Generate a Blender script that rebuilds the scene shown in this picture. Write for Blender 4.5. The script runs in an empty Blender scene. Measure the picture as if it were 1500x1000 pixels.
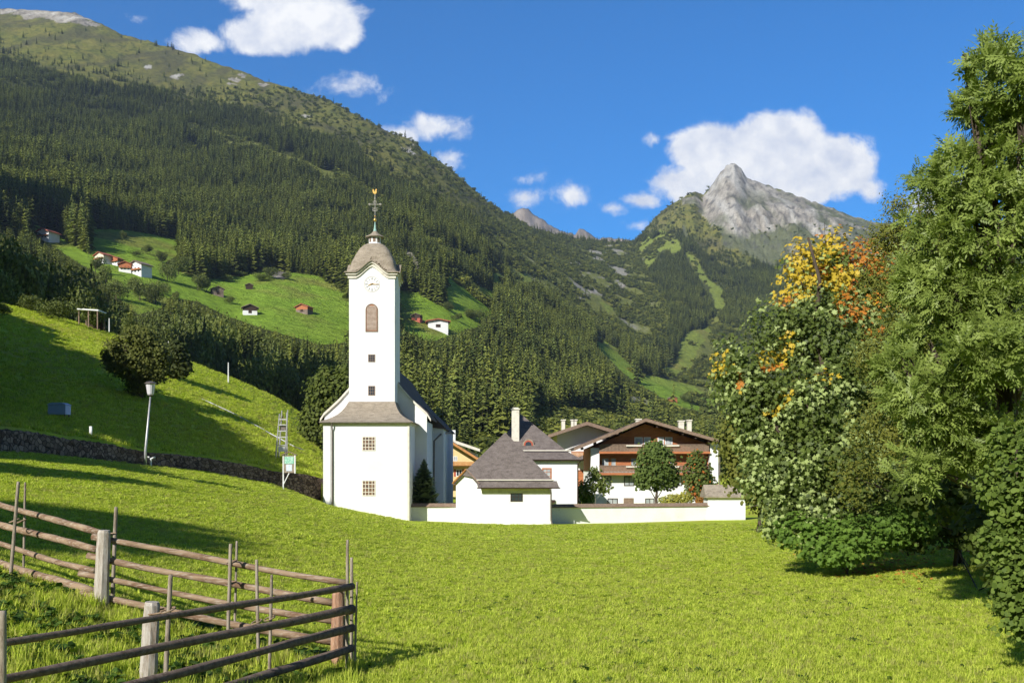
import bpy, math, random
import numpy as np
from mathutils import Vector, Matrix

random.seed(7)
RNG = np.random.default_rng(11)
S = bpy.context.scene
COL = S.collection

# ------------------------------------------------------------------ camera
F = 1458.0                       # focal length in photo pixels (1500 wide)
cam_d = bpy.data.cameras.new("camera"); cam = bpy.data.objects.new("camera", cam_d)
COL.objects.link(cam); S.camera = cam
cam_d.sensor_width = 36; cam_d.lens = 36*F/1500.0
cam_d.shift_y = 180/1500.0
cam_d.clip_start = 0.1; cam_d.clip_end = 60000
cam.location = (0, 0, 0); cam.rotation_euler = (math.radians(90), 0, 0)

# ------------------------------------------------------------------ sun, sky, exposure
SUN_AZ, SUN_EL = math.radians(33), math.radians(31)     # light travels 33 deg right of straight ahead
LD = Vector((math.sin(SUN_AZ)*math.cos(SUN_EL), math.cos(SUN_AZ)*math.cos(SUN_EL), -math.sin(SUN_EL)))
sd = bpy.data.lights.new("sun", 'SUN'); sun = bpy.data.objects.new("sun", sd); COL.objects.link(sun)
sd.energy = 5.0; sd.angle = math.radians(0.53); sd.color = (1.0, 0.965, 0.90)
sun.rotation_euler = LD.to_track_quat('-Z', 'Y').to_euler(); sun.location = (-60, -110, 90)
S.view_settings.view_transform = 'Standard'; S.view_settings.look = 'None'
S.view_settings.exposure = 0.33; S.view_settings.gamma = 1.0
S.cycles.max_bounces = 8; S.cycles.diffuse_bounces = 3; S.cycles.transmission_bounces = 4
S.cycles.transparent_max_bounces = 8; S.cycles.volume_bounces = 0
S.cycles.use_adaptive_sampling = True; S.cycles.adaptive_threshold = 0.02
S.cycles.use_denoising = True
S.cycles.caustics_reflective = False; S.cycles.caustics_refractive = False

W = bpy.data.worlds.new("World"); S.world = W; W.use_nodes = True
nt = W.node_tree; nt.nodes.clear()
def wn(t, **k):
    n = nt.nodes.new(t)
    for a, b in k.items(): setattr(n, a, b)
    return n
def wl(a, b): nt.links.new(a, b)
sky = wn('ShaderNodeTexSky'); sky.sky_type = 'NISHITA'; sky.sun_disc = False
sky.sun_elevation = SUN_EL; sky.sun_rotation = math.pi + SUN_AZ
sky.altitude = 1500; sky.air_density = 1.0; sky.dust_density = 0.9; sky.ozone_density = 3.0
tint = wn('ShaderNodeMix', data_type='RGBA', blend_type='MULTIPLY'); tint.inputs[0].default_value = 1.0
wl(sky.outputs[0], tint.inputs[6]); tint.inputs[7].default_value = (0.17, 0.72, 1.16, 1)
bg = wn('ShaderNodeBackground'); bg.inputs[1].default_value = 0.12
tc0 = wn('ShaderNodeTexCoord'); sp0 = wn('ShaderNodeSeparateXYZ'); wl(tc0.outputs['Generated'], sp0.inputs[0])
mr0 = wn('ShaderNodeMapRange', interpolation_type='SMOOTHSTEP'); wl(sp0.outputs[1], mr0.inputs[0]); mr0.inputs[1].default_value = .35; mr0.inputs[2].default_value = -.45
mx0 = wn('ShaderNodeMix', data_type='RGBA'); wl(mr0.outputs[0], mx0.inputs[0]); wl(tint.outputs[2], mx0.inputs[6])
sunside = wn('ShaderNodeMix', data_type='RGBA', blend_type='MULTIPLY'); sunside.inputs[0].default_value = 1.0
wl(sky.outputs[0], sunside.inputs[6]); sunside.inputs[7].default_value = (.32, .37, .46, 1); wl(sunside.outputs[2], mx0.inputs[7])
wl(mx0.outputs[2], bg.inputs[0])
# clouds: blobs laid out by compass bearing and height above the horizon (world direction), broken up by noise
geo = wn('ShaderNodeTexCoord'); sep = wn('ShaderNodeSeparateXYZ'); wl(geo.outputs['Generated'], sep.inputs[0])
def m(op, a, b=None, c=None, clamp=False):
    n = wn('ShaderNodeMath', operation=op, use_clamp=clamp)
    for i, v in enumerate((a, b, c)):
        if v is None: continue
        if hasattr(v, 'links'): wl(v, n.inputs[i])
        else: n.inputs[i].default_value = v
    return n.outputs[0]
ysafe = m('MAXIMUM', sep.outputs[1], 0.05)
cu = m('MULTIPLY', m('DIVIDE', sep.outputs[0], ysafe), F)
cv = m('MULTIPLY', m('DIVIDE', sep.outputs[2], ysafe), F)
comb = wn('ShaderNodeCombineXYZ'); wl(cu, comb.inputs[0]); wl(cv, comb.inputs[1])
def wnoise(scale, detail, rough, vec, dist=0.0):
    n = wn('ShaderNodeTexNoise'); n.inputs['Scale'].default_value = scale; n.inputs['Detail'].default_value = detail
    n.inputs['Roughness'].default_value = rough; n.inputs['Distortion'].default_value = dist; wl(vec, n.inputs['Vector']); return n.outputs[0]
BLOBS = [  # photo x, y, rx, ry, weight
 (440,30,108,58,2.2),(372,52,75,34,1.9),(305,62,66,24,1.1),(500,42,44,38,1.8),(410,-5,100,40,1.8),
 (515,128,75,22,.42),(640,186,58,26,1.0),(592,198,42,20,.85),(662,232,30,18,.6),(200,28,24,8,.25),(395,103,22,10,.3),
 (772,262,38,16,.6),(768,288,45,20,.75),(836,288,42,26,.85),(893,305,30,12,.6),(935,330,20,10,.35),(740,285,25,10,.4),
 (1048,225,78,56,2.6),(1135,220,100,66,3.0),(1228,240,72,54,2.6),(1120,262,165,52,2.6),(1005,268,62,38,1.8),(942,293,36,14,.85),
 (1275,275,36,26,.8),(993,201,30,10,.55),(1350,300,60,40,.9),(1400,270,60,30,.5),(960,205,16,8,.3),
]
field = None
for (x, y, rx, ry, w) in BLOBS:
    v = wn('ShaderNodeVectorMath', operation='MULTIPLY_ADD'); wl(comb.outputs[0], v.inputs[0])
    v.inputs[1].default_value = (1/rx, 1/ry, 0); v.inputs[2].default_value = (-(x-750)/rx, -(680-y)/ry, 0)
    L = wn('ShaderNodeVectorMath', operation='LENGTH'); wl(v.outputs[0], L.inputs[0])
    f = m('MULTIPLY_ADD', L.outputs['Value'], -w, w)
    field = f if field is None else m('SMOOTH_MAX', field, f, 0.15)
n1 = wnoise(0.013, 12, 0.66, comb.outputs[0], 0.25)
dens = m('ADD', field, m('MULTIPLY', m('SUBTRACT', n1, 0.52), 2.6))
mr = wn('ShaderNodeMapRange', interpolation_type='SMOOTHSTEP'); wl(dens, mr.inputs[0])
mr.inputs[1].default_value = 0.0; mr.inputs[2].default_value = 0.75
# tone of the cloud: whiter tops, greyer thick undersides
n2 = wnoise(0.022, 6, 0.55, comb.outputs[0], 0.0)
tone = wn('ShaderNodeMapRange'); wl(n2, tone.inputs[0]); tone.inputs[1].default_value = 0.35; tone.inputs[2].default_value = 0.62
ccol = wn('ShaderNodeMix', data_type='RGBA'); wl(tone.outputs[0], ccol.inputs[0])
ccol.inputs[6].default_value = (0.62, 0.66, 0.76, 1); ccol.inputs[7].default_value = (0.90, 0.90, 0.90, 1)
bgc = wn('ShaderNodeBackground'); wl(ccol.outputs[2], bgc.inputs[0]); bgc.inputs[1].default_value = 1.0
mx = wn('ShaderNodeMixShader')
front = m('GREATER_THAN', sep.outputs[1], 0.06)
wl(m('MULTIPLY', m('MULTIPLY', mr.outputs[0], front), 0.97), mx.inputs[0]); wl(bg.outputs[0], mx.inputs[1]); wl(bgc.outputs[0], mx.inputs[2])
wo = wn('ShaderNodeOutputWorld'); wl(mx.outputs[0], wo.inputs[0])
W.cycles.sampling_method = 'MANUAL'; W.cycles.sample_map_resolution = 1024

# ------------------------------------------------------------------ numeric helpers
def P(u, y, D):                      # surveyed point: bearing u, height y, distance D -> metres
    return ((u-750)/F*D, D, (680-y)/F*D)
_perm = np.random.default_rng(3).random((256, 256))
def vnoise(x, y):
    x = np.asarray(x, float); y = np.asarray(y, float)
    xi = np.floor(x).astype(int); yi = np.floor(y).astype(int)
    fx = x-xi; fy = y-yi; fx = fx*fx*(3-2*fx); fy = fy*fy*(3-2*fy)
    a = _perm[xi & 255, yi & 255]; b = _perm[(xi+1) & 255, yi & 255]
    c = _perm[xi & 255, (yi+1) & 255]; d = _perm[(xi+1) & 255, (yi+1) & 255]
    return (a*(1-fx)+b*fx)*(1-fy)+(c*(1-fx)+d*fx)*fy*1.0
def fbm(x, y, octv=5, rough=.5):
    s = 0; a = 1; t = 0
    for i in range(octv):
        s = s + a*vnoise(x*2**i+17.3*i, y*2**i+9.1*i); t += a; a *= rough
    return s/t*2-1
def ridged(x, y, octv=5, rough=.5):
    s = 0; a = 1; t = 0
    for i in range(octv):
        s = s + a*(1-np.abs(2*vnoise(x*2**i+7.7*i, y*2**i+3.3*i)-1)); t += a; a *= rough
    return s/t
def sstep(a, b, x):
    t = np.clip((np.asarray(x, float)-a)/(b-a), 0, 1); return t*t*(3-2*t)
def inpoly(u, y, poly):
    u = np.asarray(u); y = np.asarray(y); c = np.zeros(u.shape, bool); n = len(poly)
    for i in range(n):
        x1, y1 = poly[i]; x2, y2 = poly[i-1]
        if y1 == y2: continue
        k = ((y1 > y) != (y2 > y)) & (u < (x2-x1)*(y-y1)/(y2-y1)+x1); c ^= k
    return c

# ------------------------------------------------------------------ terrain
# lower meadow (below the stone wall): z(m) by bearing and distance
LU = np.array([-700,-300,0,150,300,400,480,600,750,900,1100,1300,1500,1900,2300], float)
LDk = np.array([0,9,12,20,30,45,62,80,100,130,170,260], float)
LZ = np.array([
 [0.3,-.3,-1.0,-1.3,-1.6,-1.75,-1.85,-1.95,-1.8,-1.8,-1.85,-1.9,-1.9,-1.9,-1.9],
 [.6,-.3,-1.15,-1.45,-1.8,-2.0,-2.15,-2.15,-2.08,-2.1,-2.15,-2.15,-2.1,-2.0,-2.0],
 [.6,-.4,-1.3,-1.55,-1.9,-2.1,-2.25,-2.28,-2.2,-2.2,-2.25,-2.25,-2.2,-2.1,-2.1],
 [1.2,.1,-.9,-1.25,-1.75,-2.0,-2.25,-2.5,-2.6,-2.6,-2.6,-2.5,-2.4,-2.3,-2.3],
 [2.2,.9,-.3,-.8,-1.45,-1.95,-2.35,-2.8,-3.05,-3.1,-3.0,-2.8,-2.6,-2.5,-2.5],
 [3.6,2.0,.55,0.0,-1.0,-1.7,-2.3,-3.2,-3.6,-3.7,-3.55,-3.3,-3.0,-2.8,-2.8],
 [5,3,1.2,.35,-.55,-1.55,-2.6,-3.8,-4.2,-4.3,-4.2,-3.9,-3.5,-3.2,-3.2],
 [6,4,2,1,-.2,-1.4,-3.35,-4.55,-4.75,-4.75,-4.55,-4.3,-4.,-3.6,-3.6],
 [7,5,3,2,.4,-1.0,-3.5,-4.55,-4.8,-4.8,-4.8,-4.5,-4.2,-4,-4],
 [8,6,4,3,1,-.5,-3.4,-4.5,-4.8,-4.8,-4.8,-4.5,-4.2,-4,-4],
 [9,7,5,4,2,0,-3.2,-4.3,-4.6,-4.6,-4.6,-4.3,-4.2,-4,-4],
 [10,8,6,5,3,1,-2.8,-4,-4,-4,-4,-4,-4,-4,-4]], float)
def lower(u, D):
    ju = np.clip(np.searchsorted(LU, u)-1, 0, len(LU)-2); jd = np.clip(np.searchsorted(LDk, D)-1, 0, len(LDk)-2)
    a = np.clip((u-LU[ju])/(LU[ju+1]-LU[ju]), 0, 1); b = np.clip((D-LDk[jd])/(LDk[jd+1]-LDk[jd]), 0, 1)
    return (LZ[jd, ju]*(1-a)+LZ[jd, ju+1]*a)*(1-b)+(LZ[jd+1, ju]*(1-a)+LZ[jd+1, ju+1]*a)*b
# upper ground (slope above the wall, valley, mountains): (distance, photo height) by bearing
COLS = {
 -700:[(30,600),(60,480),(100,380),(130,330),(170,330),(250,360),(350,330),(450,300),(600,270),(800,200),(1100,120),(1500,40),(2000,-40),(2700,-110)],
 -300:[(36,610),(60,570),(80,520),(100,460),(130,395),(170,400),(250,440),(350,410),(450,370),(600,330),(800,260),(1100,180),(1500,100),(2000,30),(2700,-50)],
 0:[(46,625),(62,600),(80,567),(100,512),(130,446),(150,446),(200,500),(260,500),(350,460),(450,420),(600,365),(700,325),(800,300),(1100,228),(1500,150),(2000,75),(2600,8)],
 110:[(54,643),(70,608),(80,590),(100,545),(130,478),(147,470),(200,535),(260,545),(350,505),(450,450),(600,388),(700,350),(800,325),(1100,255),(1500,176),(2000,97),(2550,34)],
 215:[(62,662),(80,622),(100,574),(130,512),(147,502),(200,580),(260,590),(350,550),(450,482),(600,410),(700,378),(800,350),(1100,283),(1500,203),(2000,120),(2500,62)],
 340:[(69,676),(80,655),(100,616),(130,570),(148,552),(200,610),(260,622),(350,580),(450,520),(600,460),(720,415),(850,380),(1100,312),(1500,232),(2000,150),(2450,100)],
 400:[(73,689),(80,678),(100,640),(130,595),(148,577),(200,630),(260,640),(350,595),(450,530),(600,462),(750,408),(900,370),(1100,322),(1500,245),(2000,165),(2400,121)],
 470:[(79,697),(100,676),(130,640),(148,622),(200,650),(260,655),(350,615),(450,550),(600,478),(750,420),(900,378),(1100,333),(1500,258),(2000,182),(2350,148)],
 560:[(90,745),(130,720),(170,705),(260,680),(350,640),(450,580),(600,505),(750,440),(900,392),(1100,350),(1500,280),(2000,210),(2300,190)],
 650:[(90,745),(130,725),(170,708),(260,688),(350,655),(450,608),(600,540),(730,476),(850,420),(1100,370),(1500,310),(2000,255),(2300,240)],
 750:[(90,755),(130,732),(170,716),(260,695),(350,665),(450,632),(600,585),(850,500),(1100,452),(1500,400),(2000,352),(2600,318)],
 850:[(90,755),(130,734),(170,718),(260,698),(350,675),(450,652),(600,615),(850,560),(1100,520),(1500,470),(2000,415),(2600,365),(3000,350)],
 935:[(90,755),(130,734),(170,718),(260,700),(350,682),(450,668),(600,645),(850,605),(1100,573),(1500,520),(2000,450),(2600,385),(3200,351)],
 1000:[(90,755),(130,734),(170,718),(260,700),(350,686),(450,672),(600,650),(850,612),(1100,590),(1300,570),(1600,520),(2000,462),(2600,385),(3200,300)],
 1075:[(90,755),(130,734),(170,718),(260,700),(350,690),(450,678),(600,660),(850,630),(1100,600),(1300,585),(1600,540),(2000,480),(2600,395),(3400,240)],
 1170:[(90,755),(130,734),(170,718),(260,700),(350,690),(450,678),(600,660),(850,630),(1100,600),(1300,580),(1600,530),(2000,470),(2600,395),(3400,290)],
 1280:[(90,755),(130,734),(170,718),(260,700),(350,690),(450,675),(600,650),(850,610),(1100,570),(1300,545),(1600,500),(2000,450),(2600,385),(3400,326)],
 1500:[(90,755),(130,734),(170,718),(260,690),(350,660),(450,630),(600,590),(850,540),(1100,500),(1300,470),(1600,440),(2000,410),(2600,370),(3400,340)],
 2300:[(90,755),(130,734),(170,718),(260,650),(350,600),(450,540),(600,480),(850,420),(1100,380),(1300,350),(1600,310),(2000,290),(2600,260),(3400,250)],
}
UG = np.arange(-700, 2301, 10.0)
LGD = np.linspace(math.log(25), math.log(9000), 420)
SKYLINE = [(-700,-110),(-300,-50),(0,12),(40,14),(70,16),(110,20),(150,36),(180,50),(240,68),(300,88),(350,103),(400,120),(450,138),(500,158),(520,170),
 (560,190),(590,204),(612,214),(622,224),(650,243),(680,267),(710,291),(740,312),(760,325),(790,339),(820,347),(850,353),(890,356),(930,354),(945,338),(960,318),(975,306),
 (1000,290),(1018,281),(1030,286),(1040,276),(1052,256),(1064,243),(1076,239),(1086,247),(1094,260),(1110,268),(1135,276),(1170,290),(1200,300),
 (1240,314),(1280,325),(1330,332),(1500,338),(2300,250)]
ck = sorted(COLS)
CREST = {k: COLS[k][-1][0] for k in ck}
crest_u = np.interp(UG, ck, [CREST[k] for k in ck])
sky_u = np.interp(UG, [s[0] for s in SKYLINE], [s[1] for s in SKYLINE])
prof = []
for k in ck:
    d = np.log([q[0] for q in COLS[k]]); y = np.array([q[1] for q in COLS[k]], float)
    prof.append(np.interp(LGD, d, y))
prof = np.array(prof)                               # column x D
YT = np.array([[np.interp(ug, ck, prof[:, j]) for ug in UG] for j in range(len(LGD))])   # D x U
def smooth(a, n, ax):
    k = np.hanning(n+2)[1:-1]; k /= k.sum(); pad = [(0, 0), (0, 0)]; pad[ax] = (n//2, n//2)
    b = np.pad(a, pad, mode='edge'); return np.apply_along_axis(lambda v: np.convolve(v, k, 'valid'), ax, b)
YT = smooth(YT, 9, 0); YT = smooth(YT, 5, 1)
YCREST = np.array([np.interp(math.log(crest_u[i]), LGD, YT[:, i]) for i in range(len(UG))])
def upper(u, D, raw=False):
    lu = (np.clip(u, -700, 2300)+700)/10.0; ld = (np.log(np.clip(D, 25, 8999))-LGD[0])/(LGD[1]-LGD[0])
    i = np.clip(lu.astype(int), 0, len(UG)-2); j = np.clip(ld.astype(int), 0, len(LGD)-2); a = lu-i; b = ld-j
    y = (YT[j, i]*(1-a)+YT[j, i+1]*a)*(1-b)+(YT[j+1, i]*(1-a)+YT[j+1, i+1]*a)*b
    cd = np.interp(u, UG, crest_u); yc = np.interp(u, UG, YCREST)
    sk = np.interp(u, [s[0] for s in SKYLINE], [s[1] for s in SKYLINE])
    w = sstep(0.72, 1.0, D/cd)
    y = y + (sk-yc)*w
    z = (680-y)/F*D
    zc = (680-sk)/F*cd
    over = np.clip(D/cd-1, 0, 10)
    z = np.where(D > cd, zc*np.exp(-over*3.0)-over*200, z)
    # relief: gullies and ribs, growing with distance, fading at the crest so the skyline stays put
    X = (u-750)/F*D
    amp = sstep(350, 1400, D)
    rib = (ridged(X/330+3, D/520+1, 4)-.55)*95 + fbm(X/120, D/150, 4)*16
    fade = 1-0.9*sstep(0.80, 0.99, D/cd)
    rocky = inpoly_soft(u, y)
    z = z + rib*amp*0.42*fade*(1-rocky) + rocky*fade*((ridged(X/190+1, D/260, 6, .6)-.5)*200+(ridged(X/45, D/90, 4, .6)-.5)*45)
    z = z + fbm(X/28, D/40, 3)*2.5*amp + fbm(X/60, D/60, 4, .6)*10*amp*sstep(.9, 1, D/cd)*(1+rocky)
    z = z + np.exp(-((u+240)/150.)**2)*0*z
    return z
ROCKP = [(1030,288),(1075,235),(1175,288),(1290,330),(1300,395),(1150,400),(1118,380),(1075,350),(1040,315)]
def inpoly_soft(u, y):
    cx = (u-1150)/110.0; cy = (y-325)/68.0
    return np.clip(1.5-1.1*np.sqrt(cx*cx+cy*cy)*1.2, 0, 1)
WALL_U = [-700, -300, 0, 215, 300, 410, 470, 484, 2300]
WALL_D = [20, 34, 46, 62, 67, 74, 79, 90, 92]
def ground(X, Y):
    X = np.asarray(X, float); Y = np.asarray(Y, float)
    De = np.maximum(Y, 12.0); u = 750+F*X/De; uc = np.clip(u, -700, 2300)
    lo = lower(uc, np.maximum(Y, 0)) + fbm(X/9, Y/9, 3)*.06 + fbm(X/2.3, Y/2.3, 2)*.018
    up = upper(uc, np.maximum(Y, 25)) + fbm(X/14, Y/14, 3)*.18*sstep(60, 110, Y)
    dw = np.interp(uc, WALL_U, WALL_D)
    left = uc < 476
    near = np.where(left, np.where(Y > dw, up, lo), lo)
    w = sstep(110, 250, Y)
    # two unseen knolls added left of the view to shade the far-left forest and wood
    bump = 225*np.exp(-(((X+477)*.83-(Y-622)*.56)/128.)**2-(((X+477)*.56+(Y-622)*.83)/62.)**2)
    bump = bump+105*np.exp(-(((X+136)*.49-(Y-172)*.87)/48.)**2-(((X+136)*.87+(Y-172)*.49)/20.)**2)
    e_ = np.clip(-X-.72*np.maximum(Y, 0)-4, 0, 60)*.42*sstep(220, 120, Y)
    return np.where(left, near, lo*(1-w)+up*w)+bump*(uc < -60)*sstep(-60, -150, uc)+e_
def gz(x, y): return float(ground(np.array([x]), np.array([y]))[0])
def ghit(u, y, d0=6.0, d1=3400.0):    # first distance at which the ground rises to photo height y at bearing u
    D = np.exp(np.linspace(math.log(d0), math.log(d1), 3000)); Z = ground((u-750)/F*D, D)
    Y = 680-Z/D*F; k = np.where(Y <= y)[0]
    return float(D[k[0]]) if len(k) else None

# ------------------------------------------------------------------ materials
def mat(name, col, rough=.8, noise=None, bump=0.0, bscale=20, spec=.3, metal=0.0, attr=None, transl=0.0, rnd=0.0, coord='Object', col2=None, stretch=(1,1,1)):
    M = bpy.data.materials.new(name); M.use_nodes = True; t = M.node_tree; N = t.nodes; Lk = t.links
    b = N['Principled BSDF']; b.inputs['Roughness'].default_value = rough; b.inputs['Metallic'].default_value = metal
    b.inputs['Specular IOR Level'].default_value = spec
    b.inputs['Base Color'].default_value = (*col, 1)
    src = None
    tc = N.new('ShaderNodeTexCoord'); mp = N.new('ShaderNodeMapping'); mp.inputs['Scale'].default_value = stretch
    Lk.new(tc.outputs[coord], mp.inputs[0])
    def mixc(a, fac, c, bt='MIX'):
        x = N.new('ShaderNodeMix'); x.data_type = 'RGBA'; x.blend_type = bt
        if hasattr(fac, 'links'): Lk.new(fac, x.inputs[0])
        else: x.inputs[0].default_value = fac
        if hasattr(a, 'links'): Lk.new(a, x.inputs[6])
        else: x.inputs[6].default_value = (*a, 1)
        if hasattr(c, 'links'): Lk.new(c, x.inputs[7])
        else: x.inputs[7].default_value = (*c, 1)
        return x.outputs[2]
    def nz(sc, det=5, r=.6):
        n = N.new('ShaderNodeTexNoise'); n.inputs['Scale'].default_value = sc; n.inputs['Detail'].default_value = det
        n.inputs['Roughness'].default_value = r; Lk.new(mp.outputs[0], n.inputs['Vector']); return n.outputs[0]
    def rng(v, a, b_, c=0, d=1):
        n = N.new('ShaderNodeMapRange'); Lk.new(v, n.inputs[0]); n.inputs[1].default_value = a; n.inputs[2].default_value = b_
        n.inputs[3].default_value = c; n.inputs[4].default_value = d; return n.outputs[0]
    if attr:
        a = N.new('ShaderNodeAttribute'); a.attribute_name = attr; src = a.outputs['Color']
    if noise:
        for (sc, c2, lo, hi) in noise:
            src = mixc(src if src is not None else col, rng(nz(sc), lo, hi), c2)
    if rnd:
        oi = N.new('ShaderNodeObjectInfo'); v = rng(oi.outputs['Random'], 0, 1, 1-rnd, 1+rnd)
        cmb = N.new('ShaderNodeCombineXYZ')
        Lk.new(v, cmb.inputs[0]); Lk.new(v, cmb.inputs[1]); Lk.new(v, cmb.inputs[2])
        src = mixc(src if src is not None else col, 1.0, cmb.outputs[0], 'MULTIPLY')
        if col2: 
            ph = N.new('ShaderNodeMath'); ph.operation = 'FRACT'; mu = N.new('ShaderNodeMath'); mu.operation = 'MULTIPLY'
            Lk.new(oi.outputs['Random'], mu.inputs[0]); mu.inputs[1].default_value = 7.31; Lk.new(mu.outputs[0], ph.inputs[0])
            src = mixc(src, rng(ph.outputs[0], .45, 1.0), col2)
    if src is not None: Lk.new(src, b.inputs['Base Color'])
    if bump:
        bp = N.new('ShaderNodeBump'); bp.inputs['Strength'].default_value = 1.0; bp.inputs['Distance'].default_value = bump
        Lk.new(nz(bscale, 6), bp.inputs['Height']); Lk.new(bp.outputs[0], b.inputs['Normal'])
    if transl:
        tr = N.new('ShaderNodeBsdfTranslucent'); ms = N.new('ShaderNodeMixShader'); ms.inputs[0].default_value = transl
        if src is not None: 
            br = mixc(src, 1.0, (1.15, 1.25, .55), 'MULTIPLY'); Lk.new(br, tr.inputs[0])
        else: tr.inputs[0].default_value = (*col, 1)
        Lk.new(b.outputs[0], ms.inputs[1]); Lk.new(tr.outputs[0], ms.inputs[2]); Lk.new(ms.outputs[0], N['Material Output'].inputs[0])
    return M
MT = {}
MT['plaster'] = mat('white_plaster', (.79,.79,.78), .9, [(.35,(.70,.69,.66),.45,.75),(2.2,(.64,.62,.57),.60,.85),(14,(.70,.68,.64),.6,.8)], .012, 14, .2, coord='Object')
MT['glass_brown'] = mat('brown_tinted_glass', (.22,.12,.065), .3, [(6,(.06,.05,.05),.45,.6)], spec=.5)
MT['plaster_warm'] = mat('cream_plaster', (.76,.70,.55), .9, [(1.2,(.62,.55,.40),.5,.8)], .01, 18, .2)
MT['plaster_yellow'] = mat('yellow_plaster', (.72,.55,.28), .9, [(1.2,(.62,.45,.22),.5,.8)], .01, 18, .2)
MT['trim'] = mat('cream_trim', (.68,.64,.54), .85, [(3,(.45,.40,.32),.5,.8)], .005, 30)
MT['shingle_tan'] = mat('weathered_shingle', (.33,.275,.205), .9, [(2.2,(.19,.155,.11),.4,.7),(14,(.46,.41,.33),.5,.75)], .04, 10, stretch=(1,1,2.2))
MT['shingle'] = mat('grey_shingle', (.165,.137,.122), .9, [(2.0,(.085,.068,.06),.4,.7),(15,(.28,.24,.22),.5,.72)], .05, 10, stretch=(1,1,2.2))
MT['shingle_dark'] = mat('dark_roof_tile', (.10,.075,.06), .85, [(1.5,(.16,.12,.09),.4,.7)], .03, 8)
MT['zinc'] = mat('zinc_gutter', (.20,.17,.14), .5, [(6,(.12,.10,.09),.4,.7)], metal=.4)
MT['glass'] = mat('window_glass', (.03,.04,.05), .08, spec=.8)
MT['glass_pale'] = mat('curtained_window_glass', (.45,.47,.47), .15, [(1.4,(.30,.33,.34),.4,.6)], spec=.8)
MT['wood_brown'] = mat('brown_timber', (.46,.165,.065), .75, [(1.2,(.32,.10,.04),.4,.65),(12,(.54,.25,.11),.5,.75)], .01, 30, stretch=(1,1,6))
MT['wood_orange'] = mat('orange_timber', (.50,.24,.08), .7, [(3,(.38,.16,.05),.4,.65)], .01, 30)
MT['wood_grey'] = mat('grey_timber', (.25,.175,.125), .85, [(5,(.16,.11,.08),.4,.7)], .01, 30)
MT['wood_dark'] = mat('dark_timber', (.055,.033,.022), .8, [(4,(.03,.018,.013),.4,.7)], .01, 30)
MT['rail'] = mat('peeled_pole_wood', (.32,.225,.145), .9, [(2.2,(.17,.10,.06),.42,.60),(9,(.44,.37,.29),.5,.72),(40,(.16,.10,.07),.60,.78)], .004, 60, stretch=(1,6,6))
MT['rail_shaded'] = mat('shaded_pole_wood', (.20,.145,.11), .95, [(3,(.11,.075,.055),.42,.62),(12,(.31,.25,.20),.52,.75)], .004, 60, stretch=(1,6,6))  # pole wood darkened to hold the shade of rails facing away from the sun
MT['stake'] = mat('grey_split_wood', (.33,.28,.22), .9, [(4,(.18,.14,.10),.42,.62),(24,(.42,.37,.30),.5,.75)], .003, 60, stretch=(6,6,1))
MT['post'] = mat('weathered_post_wood', (.46,.42,.36), .9, [(4,(.30,.24,.18),.42,.62),(20,(.58,.55,.50),.5,.75)], .004, 60, stretch=(7,7,1))
MT['post_red'] = mat('reddish_post_wood', (.42,.24,.15), .9, [(4,(.24,.12,.07),.42,.62),(20,(.52,.38,.28),.5,.75)], .004, 60, stretch=(7,7,1))
MT['stone'] = mat('dry_stone', (.15,.105,.08), .95, [(1.4,(.07,.052,.04),.4,.65),(6,(.24,.20,.165),.55,.75)], .10, 5)
MT['white_paint'] = mat('white_paint', (.78,.78,.76), .5)
MT['galv'] = mat('galvanised_steel', (.50,.50,.50), .45, [(4,(.38,.38,.38),.4,.7)], metal=.5)
MT['gold'] = mat('gilding', (.75,.45,.12), .35, metal=.8)
MT['copper'] = mat('green_copper', (.30,.48,.42), .6, [(6,(.22,.36,.32),.4,.7)])
MT['iron'] = mat('wrought_iron', (.45,.42,.36), .5, metal=.5)
MT['frost'] = mat('frosted_lamp_glass', (.62,.60,.62), .3, spec=.6)
MT['bluebox'] = mat('blue_sheet', (.30,.42,.66), .5)
MT['green_paper'] = mat('green_poster', (.20,.50,.35), .6, [(9,(.45,.62,.52),.5,.6)])
MT['paper'] = mat('pale_poster', (.66,.72,.78), .6, [(12,(.40,.52,.70),.5,.62)])
MT['red'] = mat('red_paint', (.40,.09,.05), .6)
MT['redtile'] = mat('red_roof_tile', (.42,.14,.08), .8, [(.8,(.30,.09,.05),.4,.6)])
MT['bark'] = mat('tree_bark', (.10,.075,.055), .95, [(4,(.05,.037,.027),.4,.7)], .02, 18, stretch=(3,3,1))
MT['bark_pale'] = mat('pale_bark', (.42,.38,.32), .9, [(4,(.15,.12,.10),.5,.7)], .01, 18)
MT['leaf'] = mat('leaf', (.08,.12,.03), .6, attr='tone', transl=.30, spec=.15)
MT['leaf_glossy'] = mat('glossy_leaf', (.08,.12,.03), .5, attr='tone', transl=.28, spec=.25)
MT['leaf_matte'] = mat('bush_leaf', (.08,.12,.03), .6, attr='tone', transl=.18, spec=.25, rnd=.25)
MT['needle'] = mat('spruce_needle', (.030,.045,.016), .8, attr='tone', spec=.1, transl=.15, rnd=.45, col2=(.22,.24,.045))
MT['scrub'] = mat('alder_leaf', (.05,.08,.02), .7, attr='tone', spec=.1, transl=.25, rnd=.40, col2=(.26,.27,.05))
MT['grass_blade'] = mat('grass_blade', (.16,.24,.03), .6, attr='tone', transl=.40, spec=.15, rnd=.16)

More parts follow.
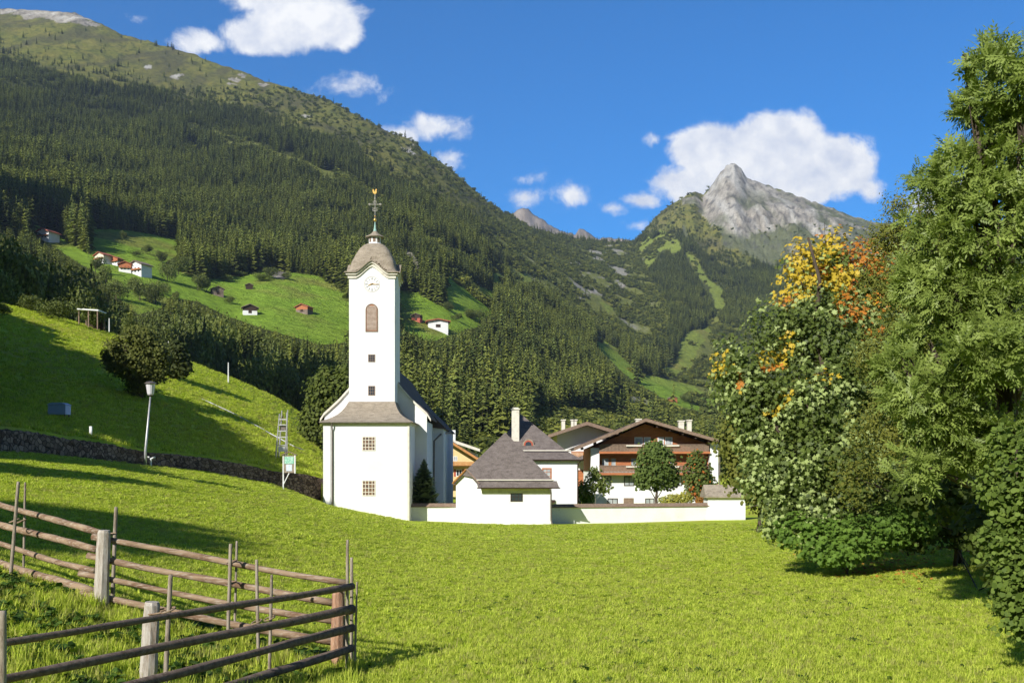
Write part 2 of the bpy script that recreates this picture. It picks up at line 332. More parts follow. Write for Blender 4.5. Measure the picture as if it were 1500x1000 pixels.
# ------------------------------------------------------------------ mesh builder
ROOT = {}
def tag(o, label, cat, group=None, kind=None):
    if label: o['label'] = label
    if cat: o['category'] = cat
    if group: o['group'] = group
    if kind: o['kind'] = kind
    return o
def thing(name, label, cat, loc, group=None):
    o = bpy.data.objects.new(name, None); COL.objects.link(o); o.location = loc; o.empty_display_size = .3
    ROOT[o.name] = Vector(loc); return tag(o, label, cat, group)
class MB:
    def __init__(s): s.v = []; s.f = []
    def add(s, V, Fs):
        n = len(s.v); s.v += [tuple(map(float, p)) for p in V]; s.f += [tuple(n+i for i in f) for f in Fs]; return s
    def box(s, x0, x1, y0, y1, z0, z1):
        V = [(x0,y0,z0),(x1,y0,z0),(x1,y1,z0),(x0,y1,z0),(x0,y0,z1),(x1,y0,z1),(x1,y1,z1),(x0,y1,z1)]
        return s.add(V, [(0,3,2,1),(4,5,6,7),(0,1,5,4),(1,2,6,5),(2,3,7,6),(3,0,4,7)])
    def obox(s, c, ax, ay, hx, hy, z0, z1):      # oriented box, ax unit dir in plan
        ax = Vector(ax).normalized(); ay = Vector((-ax.y, ax.x, 0)); c = Vector(c)
        V = []
        for z in (z0, z1):
            for a, b in ((-1,-1),(1,-1),(1,1),(-1,1)):
                q = c+ax*hx*a+ay*hy*b; V.append((q.x, q.y, z))
        return s.add(V, [(0,3,2,1),(4,5,6,7),(0,1,5,4),(1,2,6,5),(2,3,7,6),(3,0,4,7)])
    def prism(s, poly, y0, y1):                   # poly in (x,z), extruded along y
        n = len(poly); V = [(x, y0, z) for x, z in poly]+[(x, y1, z) for x, z in poly]
        Fs = [tuple(range(n)), tuple(range(2*n-1, n-1, -1))]+[(i, i+n, (i+1) % n+n, (i+1) % n) for i in range(n)]
        return s.add(V, Fs)
    def tube(s, pts, rad, n=8, cap=True, wob=0.0):
        pts = [Vector(p) for p in pts]; k = len(pts)
        rad = [rad]*k if not hasattr(rad, '__len__') else rad
        V = []; up = None
        for i, p in enumerate(pts):
            d = (pts[min(i+1, k-1)]-pts[max(i-1, 0)]).normalized()
            if up is None:
                up = Vector((0,0,1)) if abs(d.z) < .9 else Vector((1,0,0))
            a = d.cross(up).normalized(); b = a.cross(d).normalized(); up = b
            for j in range(n):
                t = 2*math.pi*j/n; r = rad[i]*(1+random.uniform(-wob, wob))
                V.append(p+a*math.cos(t)*r+b*math.sin(t)*r)
        Fs = [(i*n+j, i*n+(j+1) % n, (i+1)*n+(j+1) % n, (i+1)*n+j) for i in range(k-1) for j in range(n)]
        if cap: Fs += [tuple(range(n-1, -1, -1)), tuple((k-1)*n+j for j in range(n))]
        return s.add(V, Fs)
    def lathe(s, cx, cy, prof, n=16, rot=0.0, sq=False):
        V = []
        for r, z in prof:
            for j in range(n):
                t = 2*math.pi*j/n+rot; V.append((cx+math.cos(t)*r, cy+math.sin(t)*r, z))
        k = len(prof)
        Fs = [(i*n+j, i*n+(j+1) % n, (i+1)*n+(j+1) % n, (i+1)*n+j) for i in range(k-1) for j in range(n)]
        Fs += [tuple(range(n-1, -1, -1)), tuple((k-1)*n+j for j in range(n))]
        return s.add(V, Fs)
    def build(s, name, material, parent=None, smooth=False, root=None):
        me = bpy.data.meshes.new(name)
        off = Vector((0,0,0))
        r = parent
        while r is not None and r.parent is not None: r = r.parent
        if r is not None: off = ROOT.get(r.name, Vector(r.location))
        me.from_pydata([(x-off.x, y-off.y, z-off.z) for x, y, z in s.v], [], s.f)
        me.materials.append(material)
        if smooth: me.polygons.foreach_set('use_smooth', [True]*len(me.polygons))
        me.update(); o = bpy.data.objects.new(name, me); COL.objects.link(o)
        if parent is not None: o.parent = parent
        return o
def npmesh(name, V, Fc, material, cols=None, smooth=False, link=True):
    """V (n,3), Fc (m,k) with constant k"""
    me = bpy.data.meshes.new(name); V = np.asarray(V, np.float32); Fc = np.asarray(Fc, np.int32); mN, k = Fc.shape
    me.vertices.add(len(V)); me.vertices.foreach_set('co', V.ravel())
    me.loops.add(mN*k); me.loops.foreach_set('vertex_index', Fc.ravel())
    me.polygons.add(mN); me.polygons.foreach_set('loop_start', np.arange(0, mN*k, k, dtype=np.int32))
    if smooth: me.polygons.foreach_set('use_smooth', np.ones(mN, bool))
    me.update(calc_edges=True)
    if cols is not None:
        a = me.color_attributes.new('tone', 'FLOAT_COLOR', 'POINT')
        c4 = np.ones((len(V), 4), np.float32); c4[:, :3] = cols; a.data.foreach_set('color', c4.ravel())
    me.materials.append(material); me.validate()
    o = bpy.data.objects.new(name, me)
    if link: COL.objects.link(o)
    return o
def adopt(o, parent):
    o.parent = parent; return o

# leaves: template (k verts, one polygon) placed at N positions
def rand_frames(N, nrm, jitter, rng):
    n = nrm + rng.normal(0, jitter, (N, 3)); n /= np.linalg.norm(n, axis=1)[:, None]+1e-9
    r = rng.normal(0, 1, (N, 3)); t = r-(r*n).sum(1)[:, None]*n; t /= np.linalg.norm(t, axis=1)[:, None]+1e-9
    b = np.cross(n, t); return t, b, n
def scatter(T, pos, t, b, n, sc):
    """T (k,3) template -> verts (N*k,3), faces (N,k)"""
    k = len(T); N = len(pos)
    V = pos[:, None, :] + sc[:, None, None]*(T[None, :, 0:1]*t[:, None, :]+T[None, :, 1:2]*b[:, None, :]+T[None, :, 2:3]*n[:, None, :])
    return V.reshape(-1, 3), np.arange(N*k).reshape(N, k)
QUAD = np.array([(-.5,-.05,0),(.0,-.38,.04),(.5,0,-.05),(.0,.38,.04)])
# ------------------------------------------------------------------ ground cover map (what grows where)
MEADOWS = [
 [(128,335),(180,338),(262,350),(262,372),(240,388),(300,412),(392,396),(470,405),(512,432),(516,500),(470,505),(420,492),(372,478),(330,462),(290,440),(250,436),(232,452),(205,462),(160,425),(132,392)],
 [(30,322),(70,335),(128,372),(150,385),(128,392),(60,352)],
 [(582,424),(612,428),(642,446),(675,458),(700,472),(666,492),(628,500),(598,488),(582,476)],
 [(652,400),(690,410),(722,428),(725,458),(700,468),(668,458),(654,432)],
 [(500,440),(515,440),(515,495),(500,498)],
 [(660,470),(700,462),(706,476),(672,486)],
 [(720,398),(742,404),(738,418),(722,412)],
 [(868,494),(905,512),(935,548),(990,566),(1040,592),(1060,612),(1000,598),(940,566),(905,540),(880,514)],
 [(935,545),(1000,560),(1046,578),(1052,604),(985,592),(938,566)],
 [(1046,458),(1026,478),(1004,486),(996,520),(962,548),(990,552),(1020,532),(1028,505),(1050,474)],
 [(1030,398),(1052,420),(1062,448),(1050,456),(1040,432),(1022,402)],
 [(1002,366),(1016,372),(1036,400),(1024,402),(1008,384)],
 [(940,344),(968,336),(990,346),(984,362),(962,372),(950,392),(936,372)],
 [(982,350),(1000,352),(998,364),(984,372)],
 [(740,395),(775,402),(782,414),(756,412)],
 [(880,440),(900,446),(905,462),(890,458)],
]
SCRUBS = [   # broad-leaved scrub and rough ground instead of spruce
 [(300,190),(420,225),(520,262),(600,318),(660,368),(720,390),(800,380),(880,372),(935,372),(960,420),(985,470),(960,530),(900,500),(850,470),(800,440),(760,430),(700,395),(640,372),(590,330),(520,290),(430,250),(330,220)],
 [(720,290),(760,320),(930,352),(935,380),(800,392),(700,372)],
 [(900,560),(1000,600),(1060,620),(1060,680),(900,650)],
 [(1040,470),(1100,480),(1160,540),(1140,620),(1060,600),(1000,560),(1020,500)],
]
TREELINE = [(-700,60),(0,84),(60,98),(90,112),(180,125),(260,150),(340,160),(400,182),(460,205),(520,232),(560,258),(600,280),(640,302),(680,326),(720,345),(760,352),(830,358),(930,362),(960,345),(1000,345),(1050,380),(1130,398),(1200,402),(1300,380),(1500,360),(2300,300)]
ROCKS = [
 [(1036,288),(1052,256),(1075,236),(1098,262),(1172,288),(1250,312),(1290,330),(1285,352),(1240,345),(1215,362),(1230,402),(1190,396),(1170,402),(1150,380),(1130,398),(1112,380),(1085,366),(1062,350),(1046,330),(1020,312)],
 [(0,8),(70,16),(120,22),(150,38),(140,41),(112,33),(90,34),(60,24),(40,28),(20,20),(0,22)],
]
SMALLROCK = [(600,378,16,18),(612,402,8,16),(452,378,10,9),(590,372,10,8),(500,372,10,8),(890,395,14,9),(868,425,10,10),(852,440,12,9),(905,418,9,7),(470,372,9,6),(408,404,16,9),
             (345,116,14,4),(390,122,10,4),(215,98,8,4),(260,112,10,4),(450,170,10,4),(600,216,12,5),(842,352,8,6),(300,340,8,5)]
def project(X, Y, Z): return 750+F*X/Y, 680-F*Z/Y
def cover(X, Y, Z):
    """returns meadow, scrub, rock, alpine masks 0..1"""
    u, y = project(X, Y, Z)
    jx = fbm(X/60, Y/90, 4)*11; jy = fbm(X/50+40, Y/70+9, 4)*7
    uu = u+jx; yy = y+jy
    far = Y > 262
    me = np.zeros(u.shape, bool); sc = np.zeros(u.shape, bool); ro = np.zeros(u.shape, bool)
    fj = .5+.35*sstep(800, 1500, Y)
    for p in MEADOWS: me |= inpoly(u+jx*fj, y+jy*fj, p)
    for p in SCRUBS: sc |= inpoly(uu, yy, p)
    for p in ROCKS: ro |= inpoly(uu, yy*1.0, p)
    for (a, b, ra, rb) in SMALLROCK: ro |= ((u-a+jx*1.3)/ra)**2+((y-b+jy*1.6)/rb)**2 < .75
    ro &= Y > 500
    al = (yy < np.interp(uu, [t[0] for t in TREELINE], [t[1] for t in TREELINE])+fbm(X/40, Y/60, 3)*10) & (Y > 900)
    ro |= (u > 1000) & al & (vnoise(X/60, Y/80) > .62)
    me &= far & ~al | (me & far)
    return me, sc & ~me, ro, al & ~ro

def lerp(a, b, t): return a+(b-a)*t[:, None]
def c3(*c): return np.array(c, float)[None, :]
def meadow_tone(X, Y):
    n = fbm(X/11, Y/17, 4)*.5+.5; n2 = fbm(X/2.2+9, Y/3.0, 3)*.5+.5
    c = c3(.31,.40,.030)*(1-n[:, None])+c3(.43,.48,.05)*n[:, None]
    big = fbm(X/26+3, Y/30, 3)*.5+.5; c = c*(.86+.28*big[:, None])
    c = lerp(c, c3(.36,.33,.08)+0*c, np.clip((n2-.60)*2.8, 0, .5))
    return c
def paint(X, Y, Z):
    u, y = project(X, np.maximum(Y, 1), Z)
    c = meadow_tone(X, Y)
    # drier, ochre patches on the slope above the wall
    dry = np.clip((fbm(X/16, Y/10, 4)-.05)*2.2, 0, 1)*sstep(80, 105, Y)
    c = lerp(c, c3(.30,.25,.05)+0*c, dry*.7)
    far = Y > 255
    me, sc, ro, al = cover(X, Y, Z)
    n = fbm(X/35, Y/45, 5)*.5+.5; n2 = fbm(X/9, Y/14, 4)*.5+.5
    fc = c3(.050,.060,.018)*(1-n2[:, None])+c3(.100,.110,.030)*n2[:, None]
    mc = c3(.19,.33,.030)*(1-n[:, None])+c3(.29,.41,.05)*n[:, None]
    strip = (vnoise(X/12+3, Y/160)+vnoise(X/90, Y/18))*.5
    mc = mc*(0.86+.28*strip[:, None])
    mc = lerp(mc, c3(.24,.27,.055)+0*mc, .8*sstep(900, 1500, Y)); mc = lerp(mc, c3(.24,.20,.06)+0*mc, np.clip((fbm(X/50+3, Y/50, 4)-.2)*2.0, 0, .6))
    ac = c3(.16,.185,.035)*(1-n[:, None])+c3(.27,.235,.06)*n[:, None]
    ac = lerp(ac, c3(.055,.075,.022)+0*ac, np.clip((n2-.50)*3.4, 0, .75)); gul = np.clip((ridged(X/60+7, Y/420, 4)-.66)*5, 0, 1); ac = lerp(ac, c3(.10,.095,.05)+0*ac, gul*.7)
    rk = ridged(X/16, Y/40, 5, .6)
    rk = np.clip((rk-.35)*1.9, 0, 1); rc = c3(.21,.185,.145)*(1-rk[:, None])+c3(.52,.475,.395)*rk[:, None]
    scree = np.clip((ridged(X/38+3, Y/260, 3, .5)-.70)*5, 0, 1); rc = lerp(rc, c3(.58,.56,.50)+0*rc, scree*.8)
    rc = lerp(rc, c3(.11,.13,.045)+0*rc, np.clip((fbm(X/70, Y/90, 5)+.04+.5*sstep(300, 370, y))*2.6, 0, .85)*(Y > 2300)*sstep(262, 310, y))
    rc = lerp(rc, c3(.10,.095,.09)+0*rc, np.clip((vnoise(X/10, Y/14)-.66)*3, 0, .8))
    sc_c = c3(.13,.155,.030)*(1-n2[:, None])+c3(.25,.26,.07)*n2[:, None]
    g = np.clip((fbm(X/45+5, Y/70, 5)-.10)*5, 0, .9)*sstep(620, 1000, Y)
    sc_c = lerp(sc_c, c3(.36,.34,.29)+0*sc_c, g*sstep(760, 820, u)*sstep(970, 920, u))
    o = fc
    o = np.where(sc[:, None], sc_c, o); o = np.where(al[:, None], ac, o); o = np.where(me[:, None], mc, o); o = np.where(ro[:, None], rc, o)
    valley = (Y < 1000) & (u > 780) & (y > 612)
    o = np.where(valley[:, None], mc, o)
    c = np.where(far[:, None], o, c)
    return c

# terrain material: painted ground cover + fine grain
def terrain_mat(name, sc, bump, d):
    M = mat(name, (.1,.1,.1), .95, [], attr='tone', spec=.05)
    t = M.node_tree; N = t.nodes; L = t.links; b = N['Principled BSDF']; a = [n for n in N if n.type == 'ATTRIBUTE'][0]
    tc = N.new('ShaderNodeTexCoord'); n = N.new('ShaderNodeTexNoise'); n.inputs['Scale'].default_value = sc; n.inputs['Detail'].default_value = 8; n.inputs['Roughness'].default_value = .7
    L.new(tc.outputs['Object'], n.inputs['Vector']); r = N.new('ShaderNodeMapRange'); L.new(n.outputs[0], r.inputs[0])
    r.inputs[1].default_value = .3; r.inputs[2].default_value = .7; r.inputs[3].default_value = 1-d; r.inputs[4].default_value = 1+d
    v = N.new('ShaderNodeVectorMath'); v.operation = 'SCALE'; L.new(a.outputs['Color'], v.inputs[0]); L.new(r.outputs[0], v.inputs['Scale']); L.new(v.outputs[0], b.inputs['Base Color'])
    bp = N.new('ShaderNodeBump'); bp.inputs['Distance'].default_value = bump; bp.inputs['Strength'].default_value = 1; L.new(n.outputs[0], bp.inputs['Height']); L.new(bp.outputs[0], b.inputs['Normal'])
    return M
MT['meadow'] = terrain_mat('meadow_turf', 9.0, .04, .30)
MT['hills'] = terrain_mat('mountain_ground', .12, 7.0, .34)

def sheet(name, XX, YY, material, dz=None):
    r, c = XX.shape; X = XX.ravel(); Y = YY.ravel(); Z = ground(X, Y)
    if dz is not None: Z = Z+dz.ravel()
    C = paint(X, Y, Z)
    i = np.arange((r-1)*(c-1)); a = (i//(c-1))*c+i % (c-1)
    Fc = np.stack([a, a+1, a+c+1, a+c], 1)
    o = npmesh(name, np.stack([X, Y, Z], 1), Fc, material, C, smooth=True)
    return tag(o, None, None, None, 'structure')
gy = np.concatenate([np.arange(-60, 0, 3.0), np.arange(0, 6, 1.0), np.arange(6, 34, .22), np.arange(34, 107, .4)])
gx = np.concatenate([np.arange(-150, -62, 3.0), np.arange(-62, 62, .32), np.arange(62, 150, 3.0)])
XX, YY = np.meshgrid(gx, gy)
sheet('meadow', XX, YY, MT['meadow'])
pu = np.concatenate([np.arange(-700, -60, 14.0), np.arange(-60, 1560, 1.9), np.arange(1560, 2301, 14.0)])
pd1 = np.exp(np.linspace(math.log(104), math.log(256), 110)); pd2 = np.exp(np.linspace(math.log(256), math.log(4200), 470))
UU, DD = np.meshgrid(pu, pd1); sheet('hillside', (UU-750)/F*DD, DD, MT['meadow'], -.04*(DD < 107))
UU, DD = np.meshgrid(pu, pd2); sheet('mountain', (UU-750)/F*DD, DD, MT['hills'])

# distant ridge seen through the saddle
def far_ridge(name, pts, D, col):
    us = np.arange(pts[0][0], pts[-1][0]+.1, 1.5); yt = np.interp(us, [p[0] for p in pts], [p[1] for p in pts])
    rows = []; cc = []
    for k, dd in enumerate(np.linspace(0, 1, 26)):
        Dk = D*(.90+.10*dd); z = (680-(yt+(395-yt)*(1-dd)))/F*Dk
        X = (us-750)/F*Dk
        z = z+(ridged(X/120, Dk/100+0*X, 5, .6)-.5)*70*(1-dd**4)+fbm(X/30, 0*X+dd*9, 3)*12
        rows.append(np.stack([X, Dk+0*X, z], 1))
    for k, dd in enumerate((1.03, 1.1)):
        Dk = D*dd; z = (680-yt)/F*D-(k+1)*250; rows.append(np.stack([(us-750)/F*Dk, Dk+0*us, z], 1))
    V = np.concatenate(rows); c = len(us); r = len(rows); i = np.arange((r-1)*(c-1)); a = (i//(c-1))*c+i % (c-1)
    n = vnoise(V[:, 0]/40, V[:, 2]/60)
    C = np.array(col)[None]*(0.7+.6*n[:, None])
    o = npmesh(name, V, np.stack([a, a+1, a+c+1, a+c], 1), MT['hills'], C, smooth=True); tag(o, None, None, None, 'structure')
far_ridge('distant_ridge', [(700,350),(735,325),(752,311),(764,304),(774,305),(786,316),(798,322),(812,333),(830,341),(842,343),(848,334),(858,337),(870,348),(900,350),(960,352),(1000,356)], 5200, (.30,.25,.20))

# ------------------------------------------------------------------ forest
def conifer_np(tiers, per, seed, width=.19, tone=((.062,.085,.022),(.135,.165,.042)), droop=.35, trunk=True):
    rng = np.random.default_rng(seed); V = []; C = []
    t0 = np.array(tone[0]); t1 = np.array(tone[1])
    for i in range(tiers):
        zi = .05+.95*(i+rng.uniform(-.3,.3))/tiers; z = min(max(zi, .04), .985)
        R = width*(1-z)**.8*(.8+.4*rng.random())+.006
        for j in range(per):
            z = min(max(zi+rng.uniform(-.7,.7)/tiers, .04), .99); a = 2*math.pi*(j+rng.random())/per; r = R*rng.uniform(.65, 1.2); w = r*rng.uniform(.22,.42)+.004
            ca, sa = math.cos(a), math.sin(a); dz = droop*r
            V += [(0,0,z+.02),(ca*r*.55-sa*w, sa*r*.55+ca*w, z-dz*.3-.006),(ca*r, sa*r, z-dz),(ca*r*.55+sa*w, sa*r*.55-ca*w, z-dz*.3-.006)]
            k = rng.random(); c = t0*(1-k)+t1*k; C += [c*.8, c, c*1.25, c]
    if trunk:
        n = len(V)
        for j in range(4):
            a = j*math.pi/2; b = a+math.pi/2; r = .011
            V += [(math.cos(a)*r, math.sin(a)*r, -.03),(math.cos(b)*r, math.sin(b)*r, -.03),(math.cos(b)*r*.2, math.sin(b)*r*.2, .9),(math.cos(a)*r*.2, math.sin(a)*r*.2, .9)]
            C += [np.array((.09,.07,.05))]*4
    V = np.array(V); return V, np.arange(len(V)).reshape(-1, 4), np.array(C)
def bush_np(n, seed, tone=((.060,.080,.018),(.15,.175,.04)), leaf=.11, lobes=7, flat=.9):
    rng = np.random.default_rng(seed)
    cs = rng.normal(0, .22, (lobes, 3)); cs[:, 2] = .30+.5*rng.random(lobes); rs = rng.uniform(.18, .34, lobes)
    k = rng.integers(0, lobes, n); d = rng.normal(0, 1, (n, 3)); d /= np.linalg.norm(d, axis=1)[:, None]
    p = cs[k]+d*(rs[k]*np.where(rng.random(n) < .18, rng.uniform(1.0, 1.32, n), rng.uniform(.5, 1.05, n)**.5))[:, None]; p[:, 2] = np.clip(p[:, 2]*flat, .02, None)
    t, b, nn = rand_frames(n, d, .7, rng)
    V, Fc = scatter(QUAD, p, t, b, nn, leaf*rng.uniform(.6, 1.5, n))
    q = rng.random(n); C = np.array(tone[0])[None]*(1-q[:, None])+np.array(tone[1])[None]*q[:, None]
    return V, Fc, np.repeat(C, 4, 0)
def gn_instances(name, pts, scl, rot, protos, label=None, pick=None):
    me = bpy.data.meshes.new(name); me.vertices.add(len(pts)); me.vertices.foreach_set('co', np.asarray(pts, np.float32).ravel())
    a = me.attributes.new('scl', 'FLOAT_VECTOR', 'POINT'); a.data.foreach_set('vector', np.asarray(scl, np.float32).ravel())
    a = me.attributes.new('rot', 'FLOAT_VECTOR', 'POINT'); a.data.foreach_set('vector', np.asarray(rot, np.float32).ravel())
    a = me.attributes.new('pick', 'INT', 'POINT'); a.data.foreach_set('value', (RNG.integers(0, len(protos), len(pts)) if pick is None else pick).astype(np.int32))
    o = bpy.data.objects.new(name, me); COL.objects.link(o)
    g = bpy.data.node_groups.new(name+'_scatter', 'GeometryNodeTree')
    g.interface.new_socket('Geometry', in_out='INPUT', socket_type='NodeSocketGeometry'); g.interface.new_socket('Geometry', in_out='OUTPUT', socket_type='NodeSocketGeometry')
    gi = g.nodes.new('NodeGroupInput'); go = g.nodes.new('NodeGroupOutput'); ip = g.nodes.new('GeometryNodeInstanceOnPoints'); jn = g.nodes.new('GeometryNodeJoinGeometry')
    for p in reversed(protos):
        oi = g.nodes.new('GeometryNodeObjectInfo'); oi.inputs['Object'].default_value = p; oi.inputs['As Instance'].default_value = True
        g.links.new(oi.outputs['Geometry'], jn.inputs[0])
    def att(nm, ty):
        x = g.nodes.new('GeometryNodeInputNamedAttribute'); x.data_type = ty; x.inputs[0].default_value = nm; return x.outputs['Attribute']
    g.links.new(gi.outputs[0], ip.inputs['Points']); g.links.new(jn.outputs[0], ip.inputs['Instance']); ip.inputs['Pick Instance'].default_value = True
    g.links.new(att('pick', 'INT'), ip.inputs['Instance Index']); g.links.new(att('scl', 'FLOAT_VECTOR'), ip.inputs['Scale'])
    e = g.nodes.new('FunctionNodeEulerToRotation'); g.links.new(att('rot', 'FLOAT_VECTOR'), e.inputs[0]); g.links.new(e.outputs[0], ip.inputs['Rotation'])
    g.links.new(ip.outputs[0], go.inputs[0])
    md = o.modifiers.new('scatter', 'NODES'); md.node_group = g
    tag(o, label, None, None, 'stuff'); return o
def proto(name, data, material): return npmesh(name, data[0], data[1], material, data[2], link=False)
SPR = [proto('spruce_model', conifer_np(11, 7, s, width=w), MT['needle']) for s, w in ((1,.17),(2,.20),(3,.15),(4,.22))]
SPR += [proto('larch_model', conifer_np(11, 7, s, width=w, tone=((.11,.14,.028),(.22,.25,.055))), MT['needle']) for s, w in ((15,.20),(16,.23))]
SCR = [proto('scrub_model', bush_np(150, s, leaf=.20), MT['scrub']) for s in (5,6,7)]
def scatter_forest():
    N = 500000
    # even over ground area inside the view wedge
    D = np.sqrt(RNG.uniform(265**2, 3350**2, N)); u = RNG.uniform(-420, 1560, N)
    # more candidates close by
    D2 = np.sqrt(RNG.uniform(265**2, 1300**2, 90000)); u2 = RNG.uniform(-160, 1560, 90000)
    D = np.concatenate([D, D2]); u = np.concatenate([u, u2])
    cd = np.interp(u, UG, crest_u)
    k = D < cd*1.01; D = D[k]; u = u[k]
    X = (u-750)/F*D; Z = ground(X, D); me, sc, ro, al = cover(X, D, Z); uu, y = project(X, D, Z)
    q0 = RNG.random(len(D)); r = RNG.random(len(D)); cl = fbm(X/38, D/50, 3)*.5+.5
    valley = (D < 1000) & (u > 780) & (y > 612)
    near = D < 430
    spruce = ~me & ~sc & ~ro & ~al & ~valley & (cl > .30) & (cl+.35*r > .44)
    spruce &= ~(near & (u > 520) & (y > 668)); spruce &= ~((D < 400) & (u < 530) & (u > 140) & (q0 > .30)); spruce &= ~((D < 330) & (u < 530) & (u > 140))
    tld = np.interp(u, [t_[0] for t_ in TREELINE], [t_[1] for t_ in TREELINE])-y
    spruce |= al & ~ro & (r < .5*np.exp(-np.clip(tld, 0, 999)/7)*(cl > .42)+.004) & (y > 40); scrub0 = me & (D > 900) & (cl > .66) & (r > .6)
    spruce |= sc & (r < .06) & (cl > .5)
    scrub = (sc & (cl > .49) & (r > .25)) | (al & ~ro & (r > .96) & (y > 130)) | (~me & ~sc & ~ro & ~al & ~valley & (r > .86) & (q0 > .3)) | (ro & (r > .992) & (D > 2500) & (y > 330))
    scrub |= scrub0
    scrub |= valley & (cl > .35) & (D > 262) & (q0 > .3)
    scrub &= ~spruce
    # ragged hedgerows inside the meadows
    # density caps
    def blocks(hh):
        b_ = np.zeros(len(D), bool)
        for f_ in (.35, .6, .85):
            yy = y-hh*f_*F/D
            for p in MEADOWS: b_ |= inpoly(u, yy, p) & ~me
        return b_
    q = RNG.random(len(D)); spruce &= q < np.where(u > 780, .95, .85)
    h = RNG.uniform(13, 24, len(D))*np.clip(1-(y < 200)*.25, .6, 1)*np.where(D > 1600, .85, 1.0)
    h *= 1-.25*sstep(450, 300, D); h *= np.where((u < 165) & (D < 620), .5, 1); h *= np.clip(.45+1.1*(fbm(X/33+9, D/45+2, 3)*.5+.5), .5, 1.3)*RNG.uniform(.75, 1.2, len(D))
    open_ = ~blocks(h); small = ~open_ & ~blocks(h*.5); lucky = (q0 > .97) & (D < 900) & (u > 700); h = np.where(small & ~lucky, h*.5, h); spruce &= (open_ | small | lucky)
    hs_ = RNG.uniform(3.5, 8.5, len(D)); scrub &= ~blocks(hs_*.9)
    tol = np.stack([X, D, Z-.4], 1)
    def go(mask, hh, w, nm, pr):
        p = tol[mask]; hh = hh[mask]; ww = hh*w; s = np.stack([ww, ww, hh], 1)
        rt = np.stack([RNG.normal(0,.03,len(p)), RNG.normal(0,.03,len(p)), RNG.uniform(0, 6.28, len(p))], 1)
        print(nm, len(p)); pk = RNG.integers(0, len(pr), len(p))
        if len(pr) > 4:
            lg = fbm(p[:, 0]/55+11, p[:, 1]/80+4, 4)+RNG.normal(0, .16, len(p)); pk = np.where(lg > .12, RNG.integers(4, 6, len(p)), RNG.integers(0, 4, len(p)))
        return gn_instances(nm, p, s, rt, pr, pick=pk)
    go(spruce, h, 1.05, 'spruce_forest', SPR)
    go(scrub, hs_, 1.25, 'alder_scrub', SCR)
scatter_forest()
# ------------------------------------------------------------------ church
def window_grid(parent, x0, x1, y, z0, z1, nx, nz, bar, fm, gm, frame=.05, name='window'):
    """window in a wall whose outer face is the plane Y=y, seen from -Y"""
    mb = MB()
    mb.box(x0, x1, y-.035, y+.02, z0, z0+frame); mb.box(x0, x1, y-.035, y+.02, z1-frame, z1)
    mb.box(x0, x0+frame, y-.033, y+.02, z0+frame, z1-frame); mb.box(x1-frame, x1, y-.033, y+.02, z0+frame, z1-frame)
    w = mb.build(name, fm, parent)
    g = MB().box(x0+frame, x1-frame, y-.010, y+.01, z0+frame, z1-frame).build('pane', gm, w)
    b = MB()
    for i in range(1, nx):
        xx = x0+(x1-x0)*i/nx; b.box(xx-bar/2, xx+bar/2, y-.028, y-.012, z0+frame, z1-frame)
    for i in range(1, nz):
        zz = z0+(z1-z0)*i/nz; b.box(x0+frame, x1-frame, y-.024, y-.013, zz-bar/2, zz+bar/2)
    if nx > 1 or nz > 1: b.build('glazing_bars', fm, w)
    return w
CX = -11.4
ch = thing('church', 'white church with a tall bell tower, curved shingled dome and gilded cross', 'church', (CX, 83, -4.6))
# tower
t0, t1 = 81.0, 84.7; hw = 1.86
MB().box(CX-hw, CX+hw, t0, t1, -4.8, 15.45).build('tower', MT['plaster'], ch)
# gabled head of each tower face with cornice
def arch(x):                       # cornice line: flat at the corners, swept up in the middle
    a = abs(x); return 15.55+0.95*(1-sstep(0.0, 1.32, a))*.55+.95*.45*max(0, 1-a/1.32)
xs = np.linspace(-2.02, 2.02, 41)
def face_strip(mb, off0, off1, zlo, zhi, face):
    """swept band following the cornice line; off = distance of inner/outer faces from the tower wall, face 0..3"""
    cy = (t0+t1)/2
    V = []; R = Matrix.Rotation(face*math.pi/2, 3, 'Z')
    for x in xs:
        s = x/2.02
        for o, zz in ((off0, zlo), (off1, zlo), (off1, zhi), (off0, zhi)):
            xx = s*(hw+min(o, off1)) if abs(s) > .98 else x
            p = R @ Vector((xx, -(1.85+o), 0)); V.append((CX+p.x, cy+p.y, arch(x)+zz))
    n = len(xs); Fs = [(i*4+j, i*4+(j+1) % 4, (i+1)*4+(j+1) % 4, (i+1)*4+j) for i in range(n-1) for j in range(4)]
    Fs += [(3,2,1,0), tuple((n-1)*4+j for j in range(4))]
    mb.add(V, Fs)
gab = MB(); cor = MB(); rim = MB()
for fc in range(4):
    # gable infill wall under the arch
    V = []; R = Matrix.Rotation(fc*math.pi/2, 3, 'Z'); cy = (t0+t1)/2
    for x in np.linspace(-1.84, 1.84, 31):
        for yy in (1.852, 1.55):
            for zz in (15.4, arch(x)+.02):
                p = R @ Vector((x, -yy, 0)); V.append((CX+p.x, cy+p.y, zz))
    n = 31; Fs = []
    for i in range(n-1):
        a = i*4; b = a+4; Fs += [(a, b, b+1, a+1), (a+1, b+1, b+3, a+3), (a+3, b+3, b+2, a+2)]
    gab.add(V, Fs)
    face_strip(cor, -.02, .10, -.42, -.16, fc); face_strip(cor, -.02, .24, -.16, .0, fc)
    face_strip(rim, -.25, .36, .0, .09, fc)
gab.build('gable_wall', MT['plaster'], ch); cor.build('cornice', MT['trim'], ch); rim.build('roof_edge', MT['shingle_tan'], ch)
